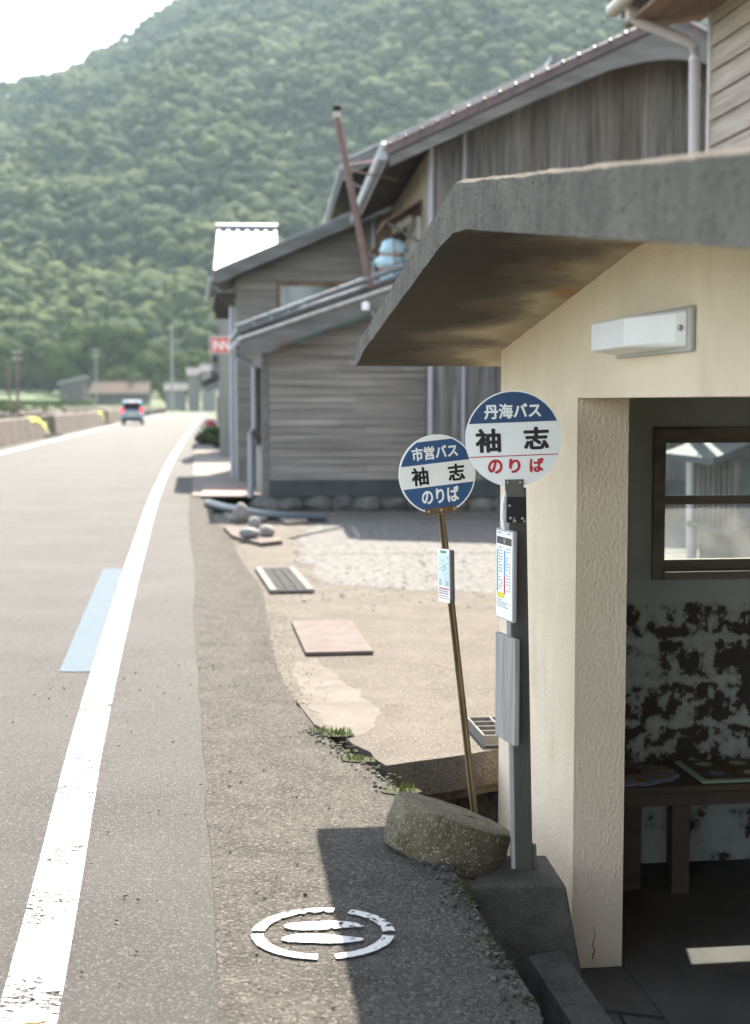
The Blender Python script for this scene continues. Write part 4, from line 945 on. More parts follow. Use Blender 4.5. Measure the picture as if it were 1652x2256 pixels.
for i in range(80):
    t = random.random(); p = gr(690 + t * 180 + random.gauss(0, 7), 1608 + t * 118 + random.gauss(0, 7)); r = random.uniform(.002, .009); m.blob((p.x, p.y, .010), (r * 1.5, r * 1.5, r * .5), 1, .4, 3, seed=i)
m.build('crack_moss', 'moss', kind='stuff')
# crumbs of asphalt on the road: stuff
m = MB()
for i in range(380):
    if i < 160: y = random.uniform(3.4, 9); x = random.uniform(ip(LINE, y) - .4, ip(EDGE, y) - .03)
    else: y = random.uniform(3.4, 7); x = ip(EDGE, y) - abs(random.gauss(0, .05)) - .005
    r = random.uniform(.002, .006) * (1.5 if i >= 160 else 1); m.blob((x, y, .011), (r * 1.2, r, r * .8), 1, .5, 2, seed=i)
m.build('loose_grit', M('grit', (.02, .018, .016), (.11, .10, .09), scale=50, island=.5), kind='stuff')
m = MB(); p = gr(75, 2249, .008); m.prism([(-.03, -.01), (-.01, .012), (.02, .014), (.03, 0), (.01, -.014)], lambda u, v, w: (u, v, w + .015 * u * 20 * u), 0, .002); o = m.build('fallen_leaf', 'trash'); o.location = p; tag(o, 'tan dead leaf lying on the near end of the white line', 'leaf')
# ------------------------------------------------------------------ houses (local x = in from the road, y = along the road, z up)
ID = lambda u, v, w: (u, w, v)
def tiled_roof(root, W, L, ez, slope, over, vo, mat, tiles=True, thick=.12, name='roof', sides=(1, 1), soffit='darkwood', step=.27, rr=.055):
    """gable roof, ridge along y at x=W/2; vo = verge overhang"""
    rx = W / 2; rz = ez + slope * rx; m = MB()
    for k, sd in enumerate((1, -1)):
        if not sides[k]: continue
        X = lambda d, sd=sd: rx - sd * (rx - d)       # d from the eave wall line
        a, b = X(-over), rx
        za, zb = ez - slope * over, rz
        m.add([(a, -vo, za), (b, -vo, zb), (b, L + vo, zb), (a, L + vo, za)], [(0, 1, 2, 3)], 1)
        m.add([(a, -vo, za), (b, -vo, zb), (b, -vo, zb + thick), (a, -vo, za + thick), (a, L + vo, za), (b, L + vo, zb), (b, L + vo, zb + thick), (a, L + vo, za + thick)], [(0, 1, 2, 3), (4, 7, 6, 5), (0, 3, 7, 4), (3, 2, 6, 7)], 0)
        if tiles:
            n = int((L + 2 * vo) / step)
            for i in range(n + 1):
                y = -vo + .04 + i * (L + 2 * vo - .08) / n
                m.tube([(a - sd * .03, y, za + thick - .01), (b, y, zb + thick)], rr, 7, 0)
    m.tube([(rx, -vo - .05, rz + thick + .06), (rx, L + vo + .05, rz + thick + .06)], .12, 10, 0)
    o = m.build(name, [mat, soffit], root)
    return o
def gable_wall_poly(W, ez, slope, base, ): return [(0, base), (W, base), (W, ez), (W / 2, ez + slope * W / 2), (0, ez)]
def house(name, label, cat, loc, rz, W, L, ez, slope=.45, over=.6, vo=.6, wall='housegrey', roof='tile', base=.15, wins=(), doors=(), tiles=True, group=None, canopy=False, gutter=True, gwins=(), wallthick=.12):
    h = thing(name, label, cat, loc, rz, group)
    m = MB(); m.prism(gable_wall_poly(W, ez, slope, -.4), ID, 0, L); m.build('wall', wall, h)
    tiled_roof(h, W, L, ez, slope, over, vo, roof, tiles)
    for s in (0, 1):
        m = MB(); yy = -vo - .03 if s == 0 else L + vo; z0 = ez - slope * over
        m.prism([(-over, z0 - .16), (W / 2, ez + slope * W / 2 - .16), (W + over, z0 - .16), (W + over, z0 + .03), (W / 2, ez + slope * W / 2 + .03), (-over, z0 + .03)], lambda u, v, w: (u, yy + w, v), 0, .03)
        m.build('barge_board', 'timber', h)
    if gutter:
        m = MB(); m.tube([(-over - .08, -vo, ez - slope * over + .02), (-over - .08, L + vo, ez - slope * over + .02)], .055, 8); m.build('gutter', 'pipegrey', h)
        m = MB(); z0 = ez - slope * over; m.tube([(-over - .08, .1, z0), (-over + .1, .1, z0 - .15), (-.07, .1, z0 - .35), (-.07, .1, 0)], .04, 8); m.build('down_pipe', 'pipegrey', h, smooth=True)
    for (y0, y1, z0, z1) in wins:
        m = MB()
        for a, b in (((-.05, y0, z0), (0.02, y1, z0 + .06)), ((-.05, y0, z1 - .06), (.02, y1, z1)), ((-.05, y0, z0 + .06), (.02, y0 + .06, z1 - .06)), ((-.05, y1 - .06, z0 + .06), (.02, y1, z1 - .06)), ((-.04, (y0 + y1) / 2 - .03, z0 + .06), (.02, (y0 + y1) / 2 + .03, z1 - .06))): m.box(a, b)
        f = m.build('window', 'darkwood', h); g = MB(); g.box((-.02, y0 + .061, z0 + .061), (.01, y1 - .061, z1 - .061)); g.build('pane', 'glassdark', f)
    for (x0, x1, z0, z1) in gwins:
        m = MB()
        for a, b in (((x0, -.05, z0), (x1, .02, z0 + .06)), ((x0, -.05, z1 - .06), (x1, .02, z1)), ((x0, -.05, z0 + .06), (x0 + .06, .02, z1 - .06)), ((x1 - .06, -.05, z0 + .06), (x1, .02, z1 - .06))): m.box(a, b)
        f = m.build('window', 'brownwood', h); g = MB(); g.box((x0 + .061, -.03, z0 + .061), (x1 - .061, .01, z1 - .061)); g.build('pane', 'glassdark', f)
    for (y0, y1, z1) in doors:
        m = MB(); m.box((-.05, y0, 0), (.01, y1, z1)); d = m.build('door', 'darkwood', h, bevel=.01)
        g = MB()
        for k in range(6): g.box((-.075, y0 + (y1 - y0) * (k + .3) / 6, .1), (-.051, y0 + (y1 - y0) * (k + .7) / 6, z1 - .1))
        g.build('lattice', 'timber', d)
    if canopy:
        m = MB(); m.add([(-.95, -.1, 2.25), (-.02, -.1, 2.65), (-.02, L + .1, 2.65), (-.95, L + .1, 2.25), (-.95, -.1, 2.33), (-.02, -.1, 2.73), (-.02, L + .1, 2.73), (-.95, L + .1, 2.33)], [(0, 1, 2, 3), (7, 6, 5, 4), (0, 4, 5, 1), (3, 2, 6, 7), (0, 3, 7, 4)]); m.build('canopy', roof, h)
    return h

# --- the big grey board house (right, behind the shelter)
H1 = thing('board_house', 'tall grey house with vertical boards on its gable behind the shelter', 'house', (.781, 21.5, 0), .0705)
m = MB(); m.prism(gable_wall_poly(6.76, 5.20, .47, .2), ID, .03, 6.2); m.build('wall', 'brownwood', H1)
m = MB(); boards(m, gable_wall_poly(6.76, 5.25, .47, .44), lambda u, v, w: (u, .03 + w, v), .125, 0, .022, .005, .010); m.build('board_cladding', 'wood', H1)
boxpart('skirting', (0, -.005, .20), (6.76, .029, .435), 'tealband', H1)
tiled_roof(H1, 6.76, 6.2, 5.36, .47, .62, .7, 'tilebrown')
for sd in (0, 1):
    m = MB(); X = (lambda u: u) if sd == 0 else (lambda u: 6.76 - u)
    pts = [(-.63, 5.02), (1.5, 6.02), (2.6, 6.50), (3.0, 6.62), (3.38, 6.66), (3.38, 6.96), (-.63, 5.08)] if False else [(-.63, 4.90), (1.4, 5.82), (2.5, 6.28), (3.0, 6.40), (3.379, 6.44), (3.379, 6.93), (-.63, 5.05)]
    m.prism([(X(u), v) for u, v in pts], lambda u, v, w: (u, -.73 + w, v), -.03, .028); m.build('barge_board', 'timber', H1)
m = MB()
for i in range(19):      # verge tiles stepping up the rake
    x = -.66 + i * .222; z = 5.07 + .47 * (x + .62); m.prism([(x, z), (x + .24, z + .115), (x + .24, z + .245), (x, z + .165)], lambda u, v, w: (u, -.80 + w, v), 0, .16)
    m.blob((x + .03, -.80, z + .15), (.035, .04, .035), 1, 0)
m.build('verge_tiles', 'tilebrown', H1)
m = MB(); m.tube([(-.72, -.68, 5.06), (-.72, 6.8, 5.06)], .065, 10); gt = m.build('gutter', 'pipegrey', H1)
m = MB(); m.blob((0, 0, 0), (.06, .05, .055), 2, 0)
et = m.build('eave_tile', M('glazed_eave_tile', (.30, .29, .28), (.42, .41, .40), rough=.25, spec=.8), H1, smooth='all'); et.location = (-.70, -.6, 5.20)
for i in range(1, 28): e_ = et.copy(); COL.objects.link(e_); e_.location = (-.70, -.6 + i * .265, 5.20)
# front (road side) wall above the lean-to: window, shutters
m = MB(); boards(m, [(.0, 2.8), (6.2, 2.8), (6.2, 5.2), (.0, 5.2)], lambda u, v, w: (w - .001, u, v), .22, 0, .02, .004, .01); m.build('front_cladding', M('tan_boards', (.20, .155, .11), (.30, .25, .19), scale=4, stretch=(1, 1, .1), rough=.85, island=.2), H1)
for y0, y1, z0, z1 in ((.75, 2.25, 3.2, 4.40), (2.7, 5.4, 3.2, 4.25)):
    m = MB(); k = 4
    for a, b in (((-.10, y0, z0), (-.021, y1, z0 + .07)), ((-.10, y0, z1 - .07), (-.021, y1, z1))): m.box(a, b)
    for i in range(k): yy = y0 + (y1 - y0 - .07) * i / (k - 1); m.box((-.10, yy, z0 + .07), (-.021, yy + .07, z1 - .07))
    f = m.build('window', 'plaster', H1); g = MB(); g.box((-.05, y0 + .071, z0 + .071), (-.022, y1 - .071, z1 - .071)); g.build('pane', 'curtain' if y0 > 2 else 'glassdark', f)
for y0, y1, z1, dz in ((.55, 2.3, 4.62, .34), (2.6, 4.6, 4.48, .34)):
    m = MB(); m.add([(-.60, y0, z1 - dz), (-.022, y0, z1), (-.022, y1, z1), (-.60, y1, z1 - dz), (-.60, y0, z1 - dz + .03), (-.022, y0, z1 + .03), (-.022, y1, z1 + .03), (-.60, y1, z1 - dz + .03)], [(3, 2, 1, 0), (4, 5, 6, 7), (0, 1, 5, 4), (3, 7, 6, 2), (0, 4, 7, 3)])
    sh_ = m.build('shutter_awning', 'brownwood', H1)
    for yq in (y0 + .1, y1 - .1): m = MB(); m.tube([(-.55, yq, z1 - dz), (-.05, yq, z1 - .62)], .022, 6); m.build('stay', 'timber', sh_)
m = MB(); m.tube([(.03, -.02, .44), (.03, -.02, 5.3)], .035, 8); m.tube([(.52, -.03, .44), (.52, -.03, 5.6)], .022, 8); m.build('down_pipe', 'pipegrey', H1)
m = MB()
for i in range(16): m.blob((-.05 + i * .42 + random.uniform(-.06, .06), .02, .06), (.24, .14, random.uniform(.11, .17)), 2, .3, 1.4, seed=i + 40)
m.build('footing_stones', 'rubble', H1)
boxpart('footing', (.0, .031, -.2), (6.7, .25, .199), 'footing', H1)

# --- single storey lean-to with horizontal boards
L1 = thing('lean_to_house', 'low grey clapboard lean to building at the corner by the road', 'house', (-1.656, 21.5, 0), .1262)
m = MB(); m.prism([(0, .2), (2.46, .2), (2.46, 3.16), (0, 2.30)], ID, .03, 3.4); m.build('wall', 'housegrey', L1)
m = MB(); boards(m, [(.085, .44), (2.46, .44), (2.46, 3.16), (.085, 2.33)], lambda u, v, w: (u, .03 + w, v), .112, 1, .012, .006, .003, lap=.018, breaks=1.9); m.build('board_cladding', 'woodh', L1)
boxpart('corner_post', (-.015, -.01, .2), (.082, .10, 2.32), 'timber', L1)
boxpart('skirting', (.083, -.012, .20), (2.46, .029, .435), 'tealband', L1)
boxpart('footing', (-.02, .0315, -.25), (2.46, .3, .199), 'footing', L1)
m = MB()
for i in range(7): m.blob((-.02 + i * .40 + random.uniform(-.05, .05), .0, .07), (.22, .13, random.uniform(.10, .16)), 2, .3, 1.4, seed=i + 70)
m.build('footing_stones', 'rubble', L1)
m = MB(); m.prism([(-.33, 2.484), (2.62, 3.50), (2.62, 3.62), (-.33, 2.604)], ID, -.46, 3.55); m.build('roof', ['darkwood'], L1)
m = MB(); m.prism([(-.36, 2.22), (2.4, 3.19), (2.4, 3.42), (-.36, 2.45)], ID, -.50, -.465); m.build('barge_board', 'timber', L1)
m = MB(); m.tube([(-.38, -.52, 2.49), (2.5, -.52, 3.48)], .03, 8); m.build('verge_trim', 'alu_light', L1)
m = MB()
for i in range(12):
    x = -.40 + i * .25; z = 2.665 + (x + .4) * .372; m.tube([(x, -.40, z), (x + .235, -.40, z + .235 * .372)], [.052, .047], 10)
for i in range(14): m.tube([(-.38, -.15 + i * .27, 2.61), (2.6, -.15 + i * .27, 3.64)], .05, 7)
m.build('tiles', M('bluish_tile', (.09, .10, .11), (.17, .19, .205), rough=.4, spec=.6, island=.3), L1)
m = MB(); m.tube([(-.37, -.45, 2.47), (-.37, 3.6, 2.47)], .045, 8); m.build('gutter', 'pipegrey', L1)
m = MB(); m.tube([(-.37, 1.0, 2.44), (-.35, 1.0, 2.30), (-.08, 1.0, 2.15), (-.08, 1.0, 1.2), (-.13, 1.3, 1.1), (-.13, 1.3, .1)], .045, 8); m.build('down_pipe', 'pipegrey', L1, smooth=True)
m = MB()
for a, b in (((-.07, .5, .95), (0.02, 2.0, 1.01)), ((-.07, .5, 2.05), (.02, 2.0, 2.11)), ((-.07, .5, 1.01), (.02, .56, 2.05)), ((-.07, 1.94, 1.01), (.02, 2.0, 2.05))): m.box(a, b)
for i in range(9): m.box((-.055, .62 + i * .145, 1.011), (-.02, .665 + i * .145, 2.049))
f = m.build('window', 'darkwood', L1); g = MB(); g.box((-.015, .561, 1.011), (.01, 1.939, 2.049)); g.build('pane', 'glassdark', f)
m = MB()
m.box((-.03, 2.35, .2), (.029, 3.2, 2.1))
m.build('door', 'darkwood', L1)
m = MB(); c = Vector((1.46, -.50, 2.97)); m.lathe([(.06, -.05), (.06, .03), (.05, .06), (.02, .075)], 12, f=lambda x, y, z: (c.x + x, c.y - .06 + y, c.z + z)); m.build('insulator', 'lampwhite', L1, smooth=True)

# --- leaning vent pipe and blue bundle on the lean-to roof
VP = thing('vent_pipe', 'leaning rusty brown pipe with black cap above the lean to roof', 'pipe', (-.04, 21.3, 3.147))
e = Vector((-.522, 0, 2.60))
m = MB(); m.tube([e * -.03, e], .052, 12); m.build('pipe', 'pipebrown', VP, smooth=True)
m = MB(); m.tube([e * .975, e + Vector((0, 0, .015))], .056, 12); m.build('collar', 'pvcbeige', VP, smooth=True)
m = MB(); m.blob(e + Vector((.015, 0, .07)), (.066, .066, .05), 2, .05); m.build('cap', 'black', VP, smooth='all')
for a_, b_ in ((e * .69, e * .66 + Vector((.72, .6, .02))), (e * .715, e * .75 + Vector((.55, 1.4, .22)))): m = MB(); m.tube([a_, b_], .016, 6); m.build('stay', 'pipebrown', VP)
BU = thing('wrapped_bundle', 'pale blue plastic bundle tied with reddish rope under the window', 'bundle', (.245, 22.15, 3.36))
m = MB()
for i, (z, r) in enumerate(((.13, .20), (.34, .21), (.54, .19))): m.blob((.02 * (-1) ** i, 0, z), (r, r * .8, .15), 3, .25, 2.2, seed=i + 5)
m.build('sheet', 'bundle', BU, smooth='all')
m = MB()
for z, r in ((.235, .185), (.445, .19)): m.tube([(math.cos(t) * r, math.sin(t) * r * .85, z) for t in np.linspace(0, 6.283, 20)], .014, 6, caps=False)
m.tube([(.03, -.15, .02), (.05, -.185, .34), (.03, -.15, .66)], .012, 6); m.build('rope', 'rope', BU)

# --- second row: annex with window, taller tiled house, silver roofed house
H3 = thing('clapboard_annex', 'two storey clapboard building with a long window beyond the lean to', 'house', (-2.738, 29.0, 0), .1231)
m = MB(); m.prism([(0, -.1), (3.4, -.1), (3.4, 5.52), (0, 4.06)], ID, .03, 4.8); m.build('wall', 'housegrey', H3)
m = MB()
for poly in ([(0, .4), (.78, .4), (.78, 4.06 + .78 * .431), (0, 4.06)], [(.78, 3.99), (2.92, 3.99), (2.92, 5.32), (.78, 4.40)], [(2.92, .4), (3.4, .4), (3.4, 5.52), (2.92, 5.32)], [(.78, .4), (2.92, .4), (2.92, 2.7), (.78, 2.7)]):
    boards(m, poly, lambda u, v, w: (u, .03 + w, v), .15, 1, .012, .003, .002, lap=.014, breaks=1.4)
m.build('board_cladding', 'woodh', H3)
m = MB()
for a, b in (((.78, -.03, 2.7), (2.92, .06, 2.78)), ((.78, -.03, 3.90), (2.92, .06, 3.99)), ((.78, -.03, 2.78), (.86, .06, 3.90)), ((2.84, -.03, 2.78), (2.92, .06, 3.90)), ((1.80, -.02, 2.78), (1.86, .06, 3.90))): m.box(a, b)
f = m.build('window', 'brownwood', H3); g = MB(); g.box((.861, .0, 2.781), (2.839, .029, 3.899)); g.build('pane', 'glassdark', f)
m = MB(); m.prism([(-.46, 3.98), (3.3, 5.60), (3.3, 5.70), (-.46, 4.08)], ID, -.5, 5.2)
for i in range(20): m.tube([(-.48, -.45 + i * .29, 4.10), (3.3, -.45 + i * .29, 5.73)], .05, 6)
m.build('roof', 'tile', H3)
m = MB(); m.prism([(-.46, 3.86), (3.0, 5.35), (3.0, 5.60), (-.46, 4.11)], ID, -.55, -.505); m.build('barge_board', 'timber', H3)
for y in (.1, 1.6, 3.2, 4.6): m = MB(); m.box((-.42, y, 3.66), (.0, y + .10, 3.76)); m.box((-.36, y + .011, 3.50), (-.02, y + .09, 3.661)); m.build('eave_bracket', 'darkwood', H3)
m = MB(); m.tube([(-.52, -.4, 3.98), (-.52, 5.2, 3.98)], .055, 8); m.tube([(-.52, .2, 3.95), (-.10, .2, 3.6), (-.10, .2, .1)], .045, 8); m.build('gutter', 'pipegrey', H3)
house('tiled_house', 'taller house with deep tiled eave rising behind the clapboard annex', 'house', (.05, 29.0, 0), .0705, 6.8, 7.2, 6.38, .47, .65, .7, 'brownwood', 'tile', wins=((1.2, 3.0, 4.2, 5.3), (4.0, 6.0, 4.2, 5.3)))
house('silver_roof_house', 'house whose bright silver tiled roof slope faces the viewer', 'house', (-4.93, 48.2, 0), -math.pi / 2 + .072, 6.2, 1.55, 5.33, .46, .5, .12, 'housegrey', 'tilewhite', gutter=False)
# --- houses further along the road
row = [(50.5, 8.0, 3.5, .40, 'plaster', 'tilefar', 'first low house along the street, pale plaster front', True),
       (61, 9.0, 3.2, .45, 'housegrey', 'tilefar', 'second low house along the street, grey boards under a dull roof', True),
       (73, 10.0, 4.6, .42, 'housegrey', 'tilefar', 'third house along the street, taller with grey boards', False),
       (87, 11.0, 3.6, .42, 'shed', 'tilefar', 'fourth house along the street, dark boards', True),
       (104, 13.0, 4.4, .42, 'housegrey', 'tilefar', 'fifth house along the street, tall with grey boards', False),
       (124, 15.0, 4.0, .42, 'plaster', 'tilefar', 'last house along the right side of the street, pale walls', False)]
for y, L, ez, sl, wm, rm, lab, can in row:
    house('roadside_house', lab, 'house', (ip(LINE, y) + 1.85 - .05, y, 0), .118, 6.5, L, ez, sl, .5, .3, wm, rm, wins=((L * .1, L * .35, .9, 2.0),), doors=((L * .5, L * .8, 2.0),), canopy=can, group='houses along the street')
fh = [(358, 402, 60 / 13, 250, 'grey wide low house at the end of the road, left of the white roofs', 'housegrey', 'tilefar', 3.4, -1.45),
      (408, 432, 2.6, 246, 'narrow grey house with dark roof at the end of the road', 'housegrey', 'tilefar', 6.0, -1.45),
      (438, 468, 2.6, 243, 'tall grey house with dark roof closest to the street row', 'housegrey', 'tilefar', 6.6, -1.45)]
for a, b, _, Y, lab, wm, rm, ez, rz in fh:
    A = at(a, 900, Y); Bp = at(b, 900, Y); W_ = (Bp.x - A.x)
    house('distant_house', lab, 'house', (A.x, Y + 5.5, rise(Y)), -math.pi / 2 + .1, 5.5, W_, ez, .45, .4, .3, wm, rm, tiles=False, gutter=False, group='houses at the end of the road', wins=())
# barn and long shed on the left
p = at(132, 893, 270); q = at(185, 893, 270)
BR = thing('dark_shed', 'small dark shed with a bright slanting roof in the field', 'shed', p, .02)
w_ = q.x - p.x
m = MB(); m.prism([(0, -1), (w_, -1), (w_, 5.0), (0, 3.9)], ID, 0, 5); m.build('wall', 'shed', BR)
m = MB(); m.prism([(-.3, 3.85), (w_ + .1, 5.05), (w_ + .1, 5.55), (-.3, 4.35)], ID, -.4, 5.3); m.build('roof', 'tilewhite', BR)
m = MB(); m.box((.3, -.06, 0), (1.3, .0, 2.1)); m.build('door', 'timber', BR)
p = at(197, 893, 272); q = at(327, 893, 272)
house('long_shed', 'long low shed with brown roof facing the road', 'shed', (p.x + .2, 272 + 4.4, p.z), -math.pi / 2 + .03, 4.6, q.x - p.x - .4, 2.5, .85, .4, .2, 'shed', 'metalroof', tiles=False, gutter=False)

# --- red board, poles, plants by the road
p = at(487, 760, 36.5)
IN = thing('red_sign_board', 'red board sign with white lettering and rim projecting over the street', 'sign', p)
m = MB(); m.box((-.28, -.03, -.205), (.28, .03, .205)); bo = m.build('board', 'plaster', IN, bevel=.01)
m = MB(); m.box((-.245, -.033, -.17), (.245, -.030, .17)); m.build('red_field', 'inn_red', IN)
text('INN', .40, .24, .02, 'signwhite', IN, 0, 0, -.034)
m = MB(); m.tube([(.28, .0, .12), (.95, .1, .12)], .02, 6); m.tube([(.28, .0, -.12), (.95, .1, -.12)], .02, 6); m.build('arm', 'darkwood', IN)
def pole(label, px, pyt, Y, r, mat, arms=()):
    b = at(px, 900, Y); zt = at(px, pyt, Y).z; zb = rise(Y) - .6
    t = thing('utility_pole', label, 'pole', (b.x, Y, zb), group='poles on the left and far end')
    m = MB(); m.tube([(0, 0, 0), (0, 0, zt - zb)], [r, r * .75], 10); m.build('shaft', mat, t, smooth=True)
    if arms:
        m = MB()
        for z, w_ in arms: m.box((-w_, -.06, zt - zb - z), (w_, .06, zt - zb - z + .12))
        m.build('crossarm', 'steel', t)
pole('short brown post at far left edge by the sea wall', 22, 806, 112, .11, 'pipebrown')
pole('taller brown post with a small bracket at far left', 40, 768, 112, .13, 'pipebrown', ((.3, .35), (.8, .30)))
pole('slim grey pole with bracket standing above the brown roofed shed', 213, 768, 262, .16, 'pole', ((.3, 1.1), (1.2, .8)))
pole('tall plain grey pole near the end of the road', 380, 718, 236, .2, 'pole')
def bush(name, label, x, y, r, n, mat='crown', leaf=.1, seed=1, z=0):
    t = thing(name, label, 'plant', (x, y, z)); rng = random.Random(seed)
    bl = [((rng.uniform(-.6, .6) * r, rng.uniform(-.6, .6) * r, r * rng.uniform(.35, .9)), (r * .6, r * .6, r * .5)) for _ in range(5)]
    V, F, T = leaf_crown(n, bl, leaf, seed); me = np_mesh('leaves', V, F, T, 'crown', smooth=False); me.materials.clear(); me.materials.append(MT[mat])
    o = bpy.data.objects.new('leaves', me); COL.objects.link(o); o.parent = t
    m = MB()
    for (c, rr) in bl: m.tube([(0, 0, -.05), (c[0] * .5, c[1] * .5, c[2] * .5), c], [.03 * r, .02 * r, .01 * r], 5)
    m.build('stem', 'bark', t); return t
p = gr(463, 962); bush('roadside_shrub', 'green leafy shrub growing at the foot of the street houses', p.x + .3, p.y - 2, .42, 900, 'shrub', .075, 4)
p = gr(478, 985); bush('potted_plant', 'small yellow green plant beside the house wall, nearer than the shrub', p.x + .3, p.y - 2, .38, 600, 'grass', .07, 5)
p = gr(508, 968); bush('climbing_plant', 'tall thin light green plant against the house wall', p.x - .2, p.y - 8, .35, 500, 'grass', .08, 6)
p = gr(462, 935); t = bush('flowering_plant', 'pinkish red flowering plant at the street edge, farthest of the plants', p.x + 1.3, p.y - 10, .38, 700, 'roselt', .10, 7)
# shrubs along the left bank
for i, (px, Y, r, lab) in enumerate(((8, 190, 1.5, 'green bush at the extreme left by the pale lane'), (42, 150, 1.3, 'green bush behind the two brown posts'), (88, 152, 1.0, 'small green bush right of the two brown posts'), (128, 150, .9, 'low bush right before the rubble, above the first yellow marker'))):
    p = at(px, 900, Y); o = bush('bank_bush', lab, p.x, Y, r, 900, 'crown', .22, 30 + i, z=rise(Y) - .1); o['group'] = 'bushes on the left bank'

# --- sea wall segments with yellow end markings
segs = [(18, 62.5, 68, 'nearest sea wall segment running out of the photo at left'), (70, 99.5, 104, 'middle sea wall segment with a yellow marked sloping end'), (106, 150, 150.5, 'farthest sea wall segment, beside the blue car')]
for y0, y1, y2, lab in segs:
    s = thing('sea_wall', lab, 'wall', (0, 0, 0), 0, 'sea wall segments along the road')
    def wx(y): return ip(LINE, y) - 6.35
    n = 16; yy = list(np.linspace(y0, y1, n)) + list(np.linspace(y1, y2, 6))[1:]; tops = [.95] * n + [.95 * (1 - (k / 5) ** 1.6) + .02 for k in range(1, 6)]
    V = []
    for y, z in zip(yy, tops): V += [(wx(y) - .42, y, -.3), (wx(y) - .35, y, z), (wx(y), y, z), (wx(y) + .08, y, -.1)]
    m = MB(); m.add(V, [(i * 4 + a, i * 4 + a + 1, (i + 1) * 4 + a + 1, (i + 1) * 4 + a) for i in range(len(yy) - 1) for a in range(3)] + [(0, 1, 2, 3), tuple((len(yy) - 1) * 4 + a for a in (3, 2, 1, 0))]); m.build('wall', 'seawall', s, bevel=.02)
    if y2 - y1 > 1:
        ys_ = list(np.linspace(y1 - 2.2, y1, 4)) + list(np.linspace(y1, y2, 6))[1:]; zs = [.95] * 4 + tops[n:]; m = MB(); V = []
        for y, z in zip(ys_, zs): V += [(wx(y) - .30, y, z + .012), (wx(y) + .012, y, z + .012), (wx(y) + .03, y, z - .20)]
        m.add(V, [(i * 3 + a, i * 3 + a + 1, (i + 1) * 3 + a + 1, (i + 1) * 3 + a) for i in range(len(ys_) - 1) for a in (0, 1)]); m.build('end_marking', 'markyellow', s)
        m = MB(); V = [(x - .01 + .05 * (k == 1), y + .35, z) for y, z in zip(ys_[3:], zs[3:]) for k, x in ((0, wx(y)), (1, wx(y)))]
        m = MB(); yl = y2 - .2; m.box((wx(yl) + .04, y1 + .6, -.02), (wx(yl) + .40, y2 + .6, .10)); m.build('black_foot', 'black', s, bevel=.03)
# --- the car
CR = thing('blue_minivan', 'pale blue boxy small car with lit tail lights driving away', 'car', (-16.95, 101.5, 0), .118)
m = MB(); prof = [(0, .30), (-.03, .55), (.0, .98), (.16, 1.62), (.30, 1.68), (2.2, 1.70), (2.65, 1.10), (3.3, .98), (3.4, .70), (3.4, .30)]
n = len(prof); V = []
for sx in (-1, 1):
    for y, z in prof: V.append((sx * (.74 if z < 1.05 else .62 + (1.70 - z) * .13), y, z))
m.add(V, [tuple(range(n))[::-1], tuple(range(n, 2 * n))] + [(i, (i + 1) % n, n + (i + 1) % n, n + i) for i in range(n)]); m.build('body', 'carblue', CR, bevel=.05, seg=3)
m = MB(); m.add([(-.60, -.012, 1.02), (.60, -.012, 1.02), (.54, .125, 1.55), (-.54, .125, 1.55), (-.60, .03, 1.02), (.60, .03, 1.02), (.54, .17, 1.55), (-.54, .17, 1.55)], [(0, 1, 2, 3), (7, 6, 5, 4), (0, 4, 5, 1), (1, 5, 6, 2), (2, 6, 7, 3), (3, 7, 4, 0)]); m.build('rear_window', 'black', CR)
for sx in (-1, 1):
    m = MB(); m.box((sx * .66 - .075, -.035, .82), (sx * .66 + .075, .05, 1.18)); m.build('tail_light', 'tail', CR, bevel=.02)
    m = MB(); m.box((sx * .70 - .012, .45, 1.08), (sx * .70 + .012, 2.15, 1.48)); m.build('side_window', 'black', CR)
    for y in (.55, 2.75):
        m = MB(); m.lathe([(.27, -.08), (.28, -.06), (.28, .06), (.27, .08)], 22, f=lambda a, b, z: (sx * .64 + z, y + a, .28 + b)); wh = m.build('wheel', 'tyre', CR)
        m = MB(); m.lathe([(.17, -.005), (.17, .005)], 16, f=lambda a, b, z: (sx * .725 + z, y + a, .28 + b)); m.build('rim', 'chrome', wh)
boxpart('bumper', (-.70, -.07, .24), (.70, -.031, .48), 'black', CR, .02)
boxpart('brake_light', (-.12, .06, 1.575), (.12, .11, 1.61), 'tail', CR, .005)
boxpart('number_plate', (-.165, -.055, .62), (.165, -.03, .785), 'plateyellow', CR)

# --- clapboard house at the right edge
H0 = thing('bleached_house', 'bleached clapboard house at the right edge with lilac grey drain pipe', 'house', (3.335, 14.8, 0), .1262)
m = MB(); m.prism([(.03, -.1), (6, -.1), (6, 5.4), (3, 6.8), (.03, 5.45)], ID, -8, 0); m.build('wall', 'brownwood', H0)
m = MB(); boards(m, [(-8, .35), (-.05, .35), (-.05, 5.48), (-8, 5.48)], lambda u, v, w: (.03 + w, u, v), .235, 1, .016, .008, .003, lap=.026, breaks=3.5); m.build('board_cladding', 'woodpink', H0)
boxpart('corner_board', (-.01, -.048, .0), (.08, .03, 5.46), 'plaster', H0)
boxpart('plinth', (-.035, -8, -.1), (.029, -.05, .34), 'walk', H0)
m = MB(); m.prism([(-.82, 5.46), (3.0, 7.15), (3.0, 7.27), (-.82, 5.58)], ID, -8.4, .35); m.prism([(6.8, 5.46), (3.001, 7.15), (3.001, 7.27), (6.8, 5.58)], ID, -8.4, .35); m.build('roof', 'tilebrown', H0)
m = MB(); m.prism([(-.80, 5.40), (.02, 5.50), (.02, 5.46), (-.80, 5.36)], ID, -8.3, .3); m.build('soffit', 'brownwood', H0)
m = MB(); m.tube([(-.90, -8.4, 5.60), (-.90, .35, 5.54)], .07, 10)
m.build('gutter', 'pvcbeige', H0, smooth=True)
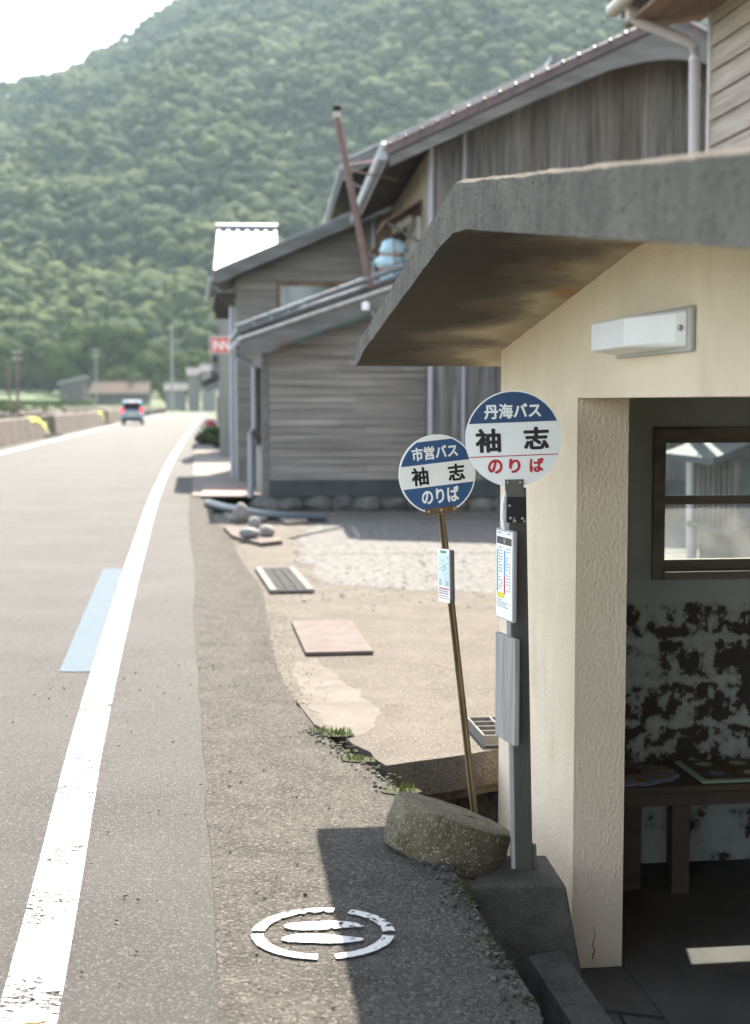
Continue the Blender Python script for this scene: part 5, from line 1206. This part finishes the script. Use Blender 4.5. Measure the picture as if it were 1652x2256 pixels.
m = MB(); hx, hy = -.80, .0
for z0, z1, r0, r1 in ((5.62, 5.55, .13, .125), (5.549, 5.50, .105, .10), (5.499, 5.46, .085, .075), (5.459, 5.36, .06, .045)): 
    m.add([(hx + sx * r, hy + sy * r, z) for z, r in ((z0, r0), (z1, r1)) for sx, sy in ((-1, -1), (1, -1), (1, 1), (-1, 1))], [(0, 1, 2, 3), (7, 6, 5, 4), (0, 4, 5, 1), (1, 5, 6, 2), (2, 6, 7, 3), (3, 7, 4, 0)])
m.build('rain_head', 'pvcbeige', H0, bevel=.012)
m = MB(); m.tube([(hx, hy, 5.40), (hx + .06, hy, 5.355), (-.22, .0, 5.18), (-.155, .0, 5.12), (-.15, .0, 5.0), (-.10, .0, .0)], .055, 14); dp = m.build('down_pipe', 'pvc', H0, smooth=True)
m = MB()
for z in (4.72, 2.6): m.tube([(-.146, 0, z), (-.146, 0, z + .05)], .062, 14)
m.build('pipe_band', 'alu_light', dp)
m = MB(); m.add([(-.48, -1.6, 1.03), (.0, -1.6, 1.20), (.0, -.16, 1.20), (-.48, -.16, 1.03), (-.48, -1.6, 1.09), (.0, -1.6, 1.27), (.0, -.16, 1.27), (-.48, -.16, 1.09)], [(3, 2, 1, 0), (4, 5, 6, 7), (0, 1, 5, 4), (3, 7, 6, 2), (0, 4, 7, 3)]); m.build('window_hood', 'tealband', H0)
m = MB(); m.box((-.26, -1.5, .36), (-.005, -.30, .42))
for i in range(9): m.box((-.22, -1.5 + i * .14, .421), (-.18, -1.45 + i * .14, 1.06))
wl_ = m.build('window_lattice', 'shed', H0); g = MB(); g.box((-.03, -1.5, .421), (-.006, -.3, 1.1)); g.build('pane', 'glassdark', wl_)

# ------------------------------------------------------------------ air
hz = MB(); hz.box((-1000, -60, -3), (1000, 1250, 430)); hzo = hz.build('haze', 'black'); hzo['kind'] = 'stuff'
hm = bpy.data.materials.new('haze'); hm.use_nodes = True; n = hm.node_tree.nodes; n.remove(n['Principled BSDF'])
v = n.new('ShaderNodeVolumePrincipled'); v.inputs['Color'].default_value = (.66, .87, .97, 1); v.inputs['Density'].default_value = .00013; v.inputs['Anisotropy'].default_value = .35
hm.node_tree.links.new(v.outputs[0], n['Material Output'].inputs['Volume']); hzo.data.materials.clear(); hzo.data.materials.append(hm)
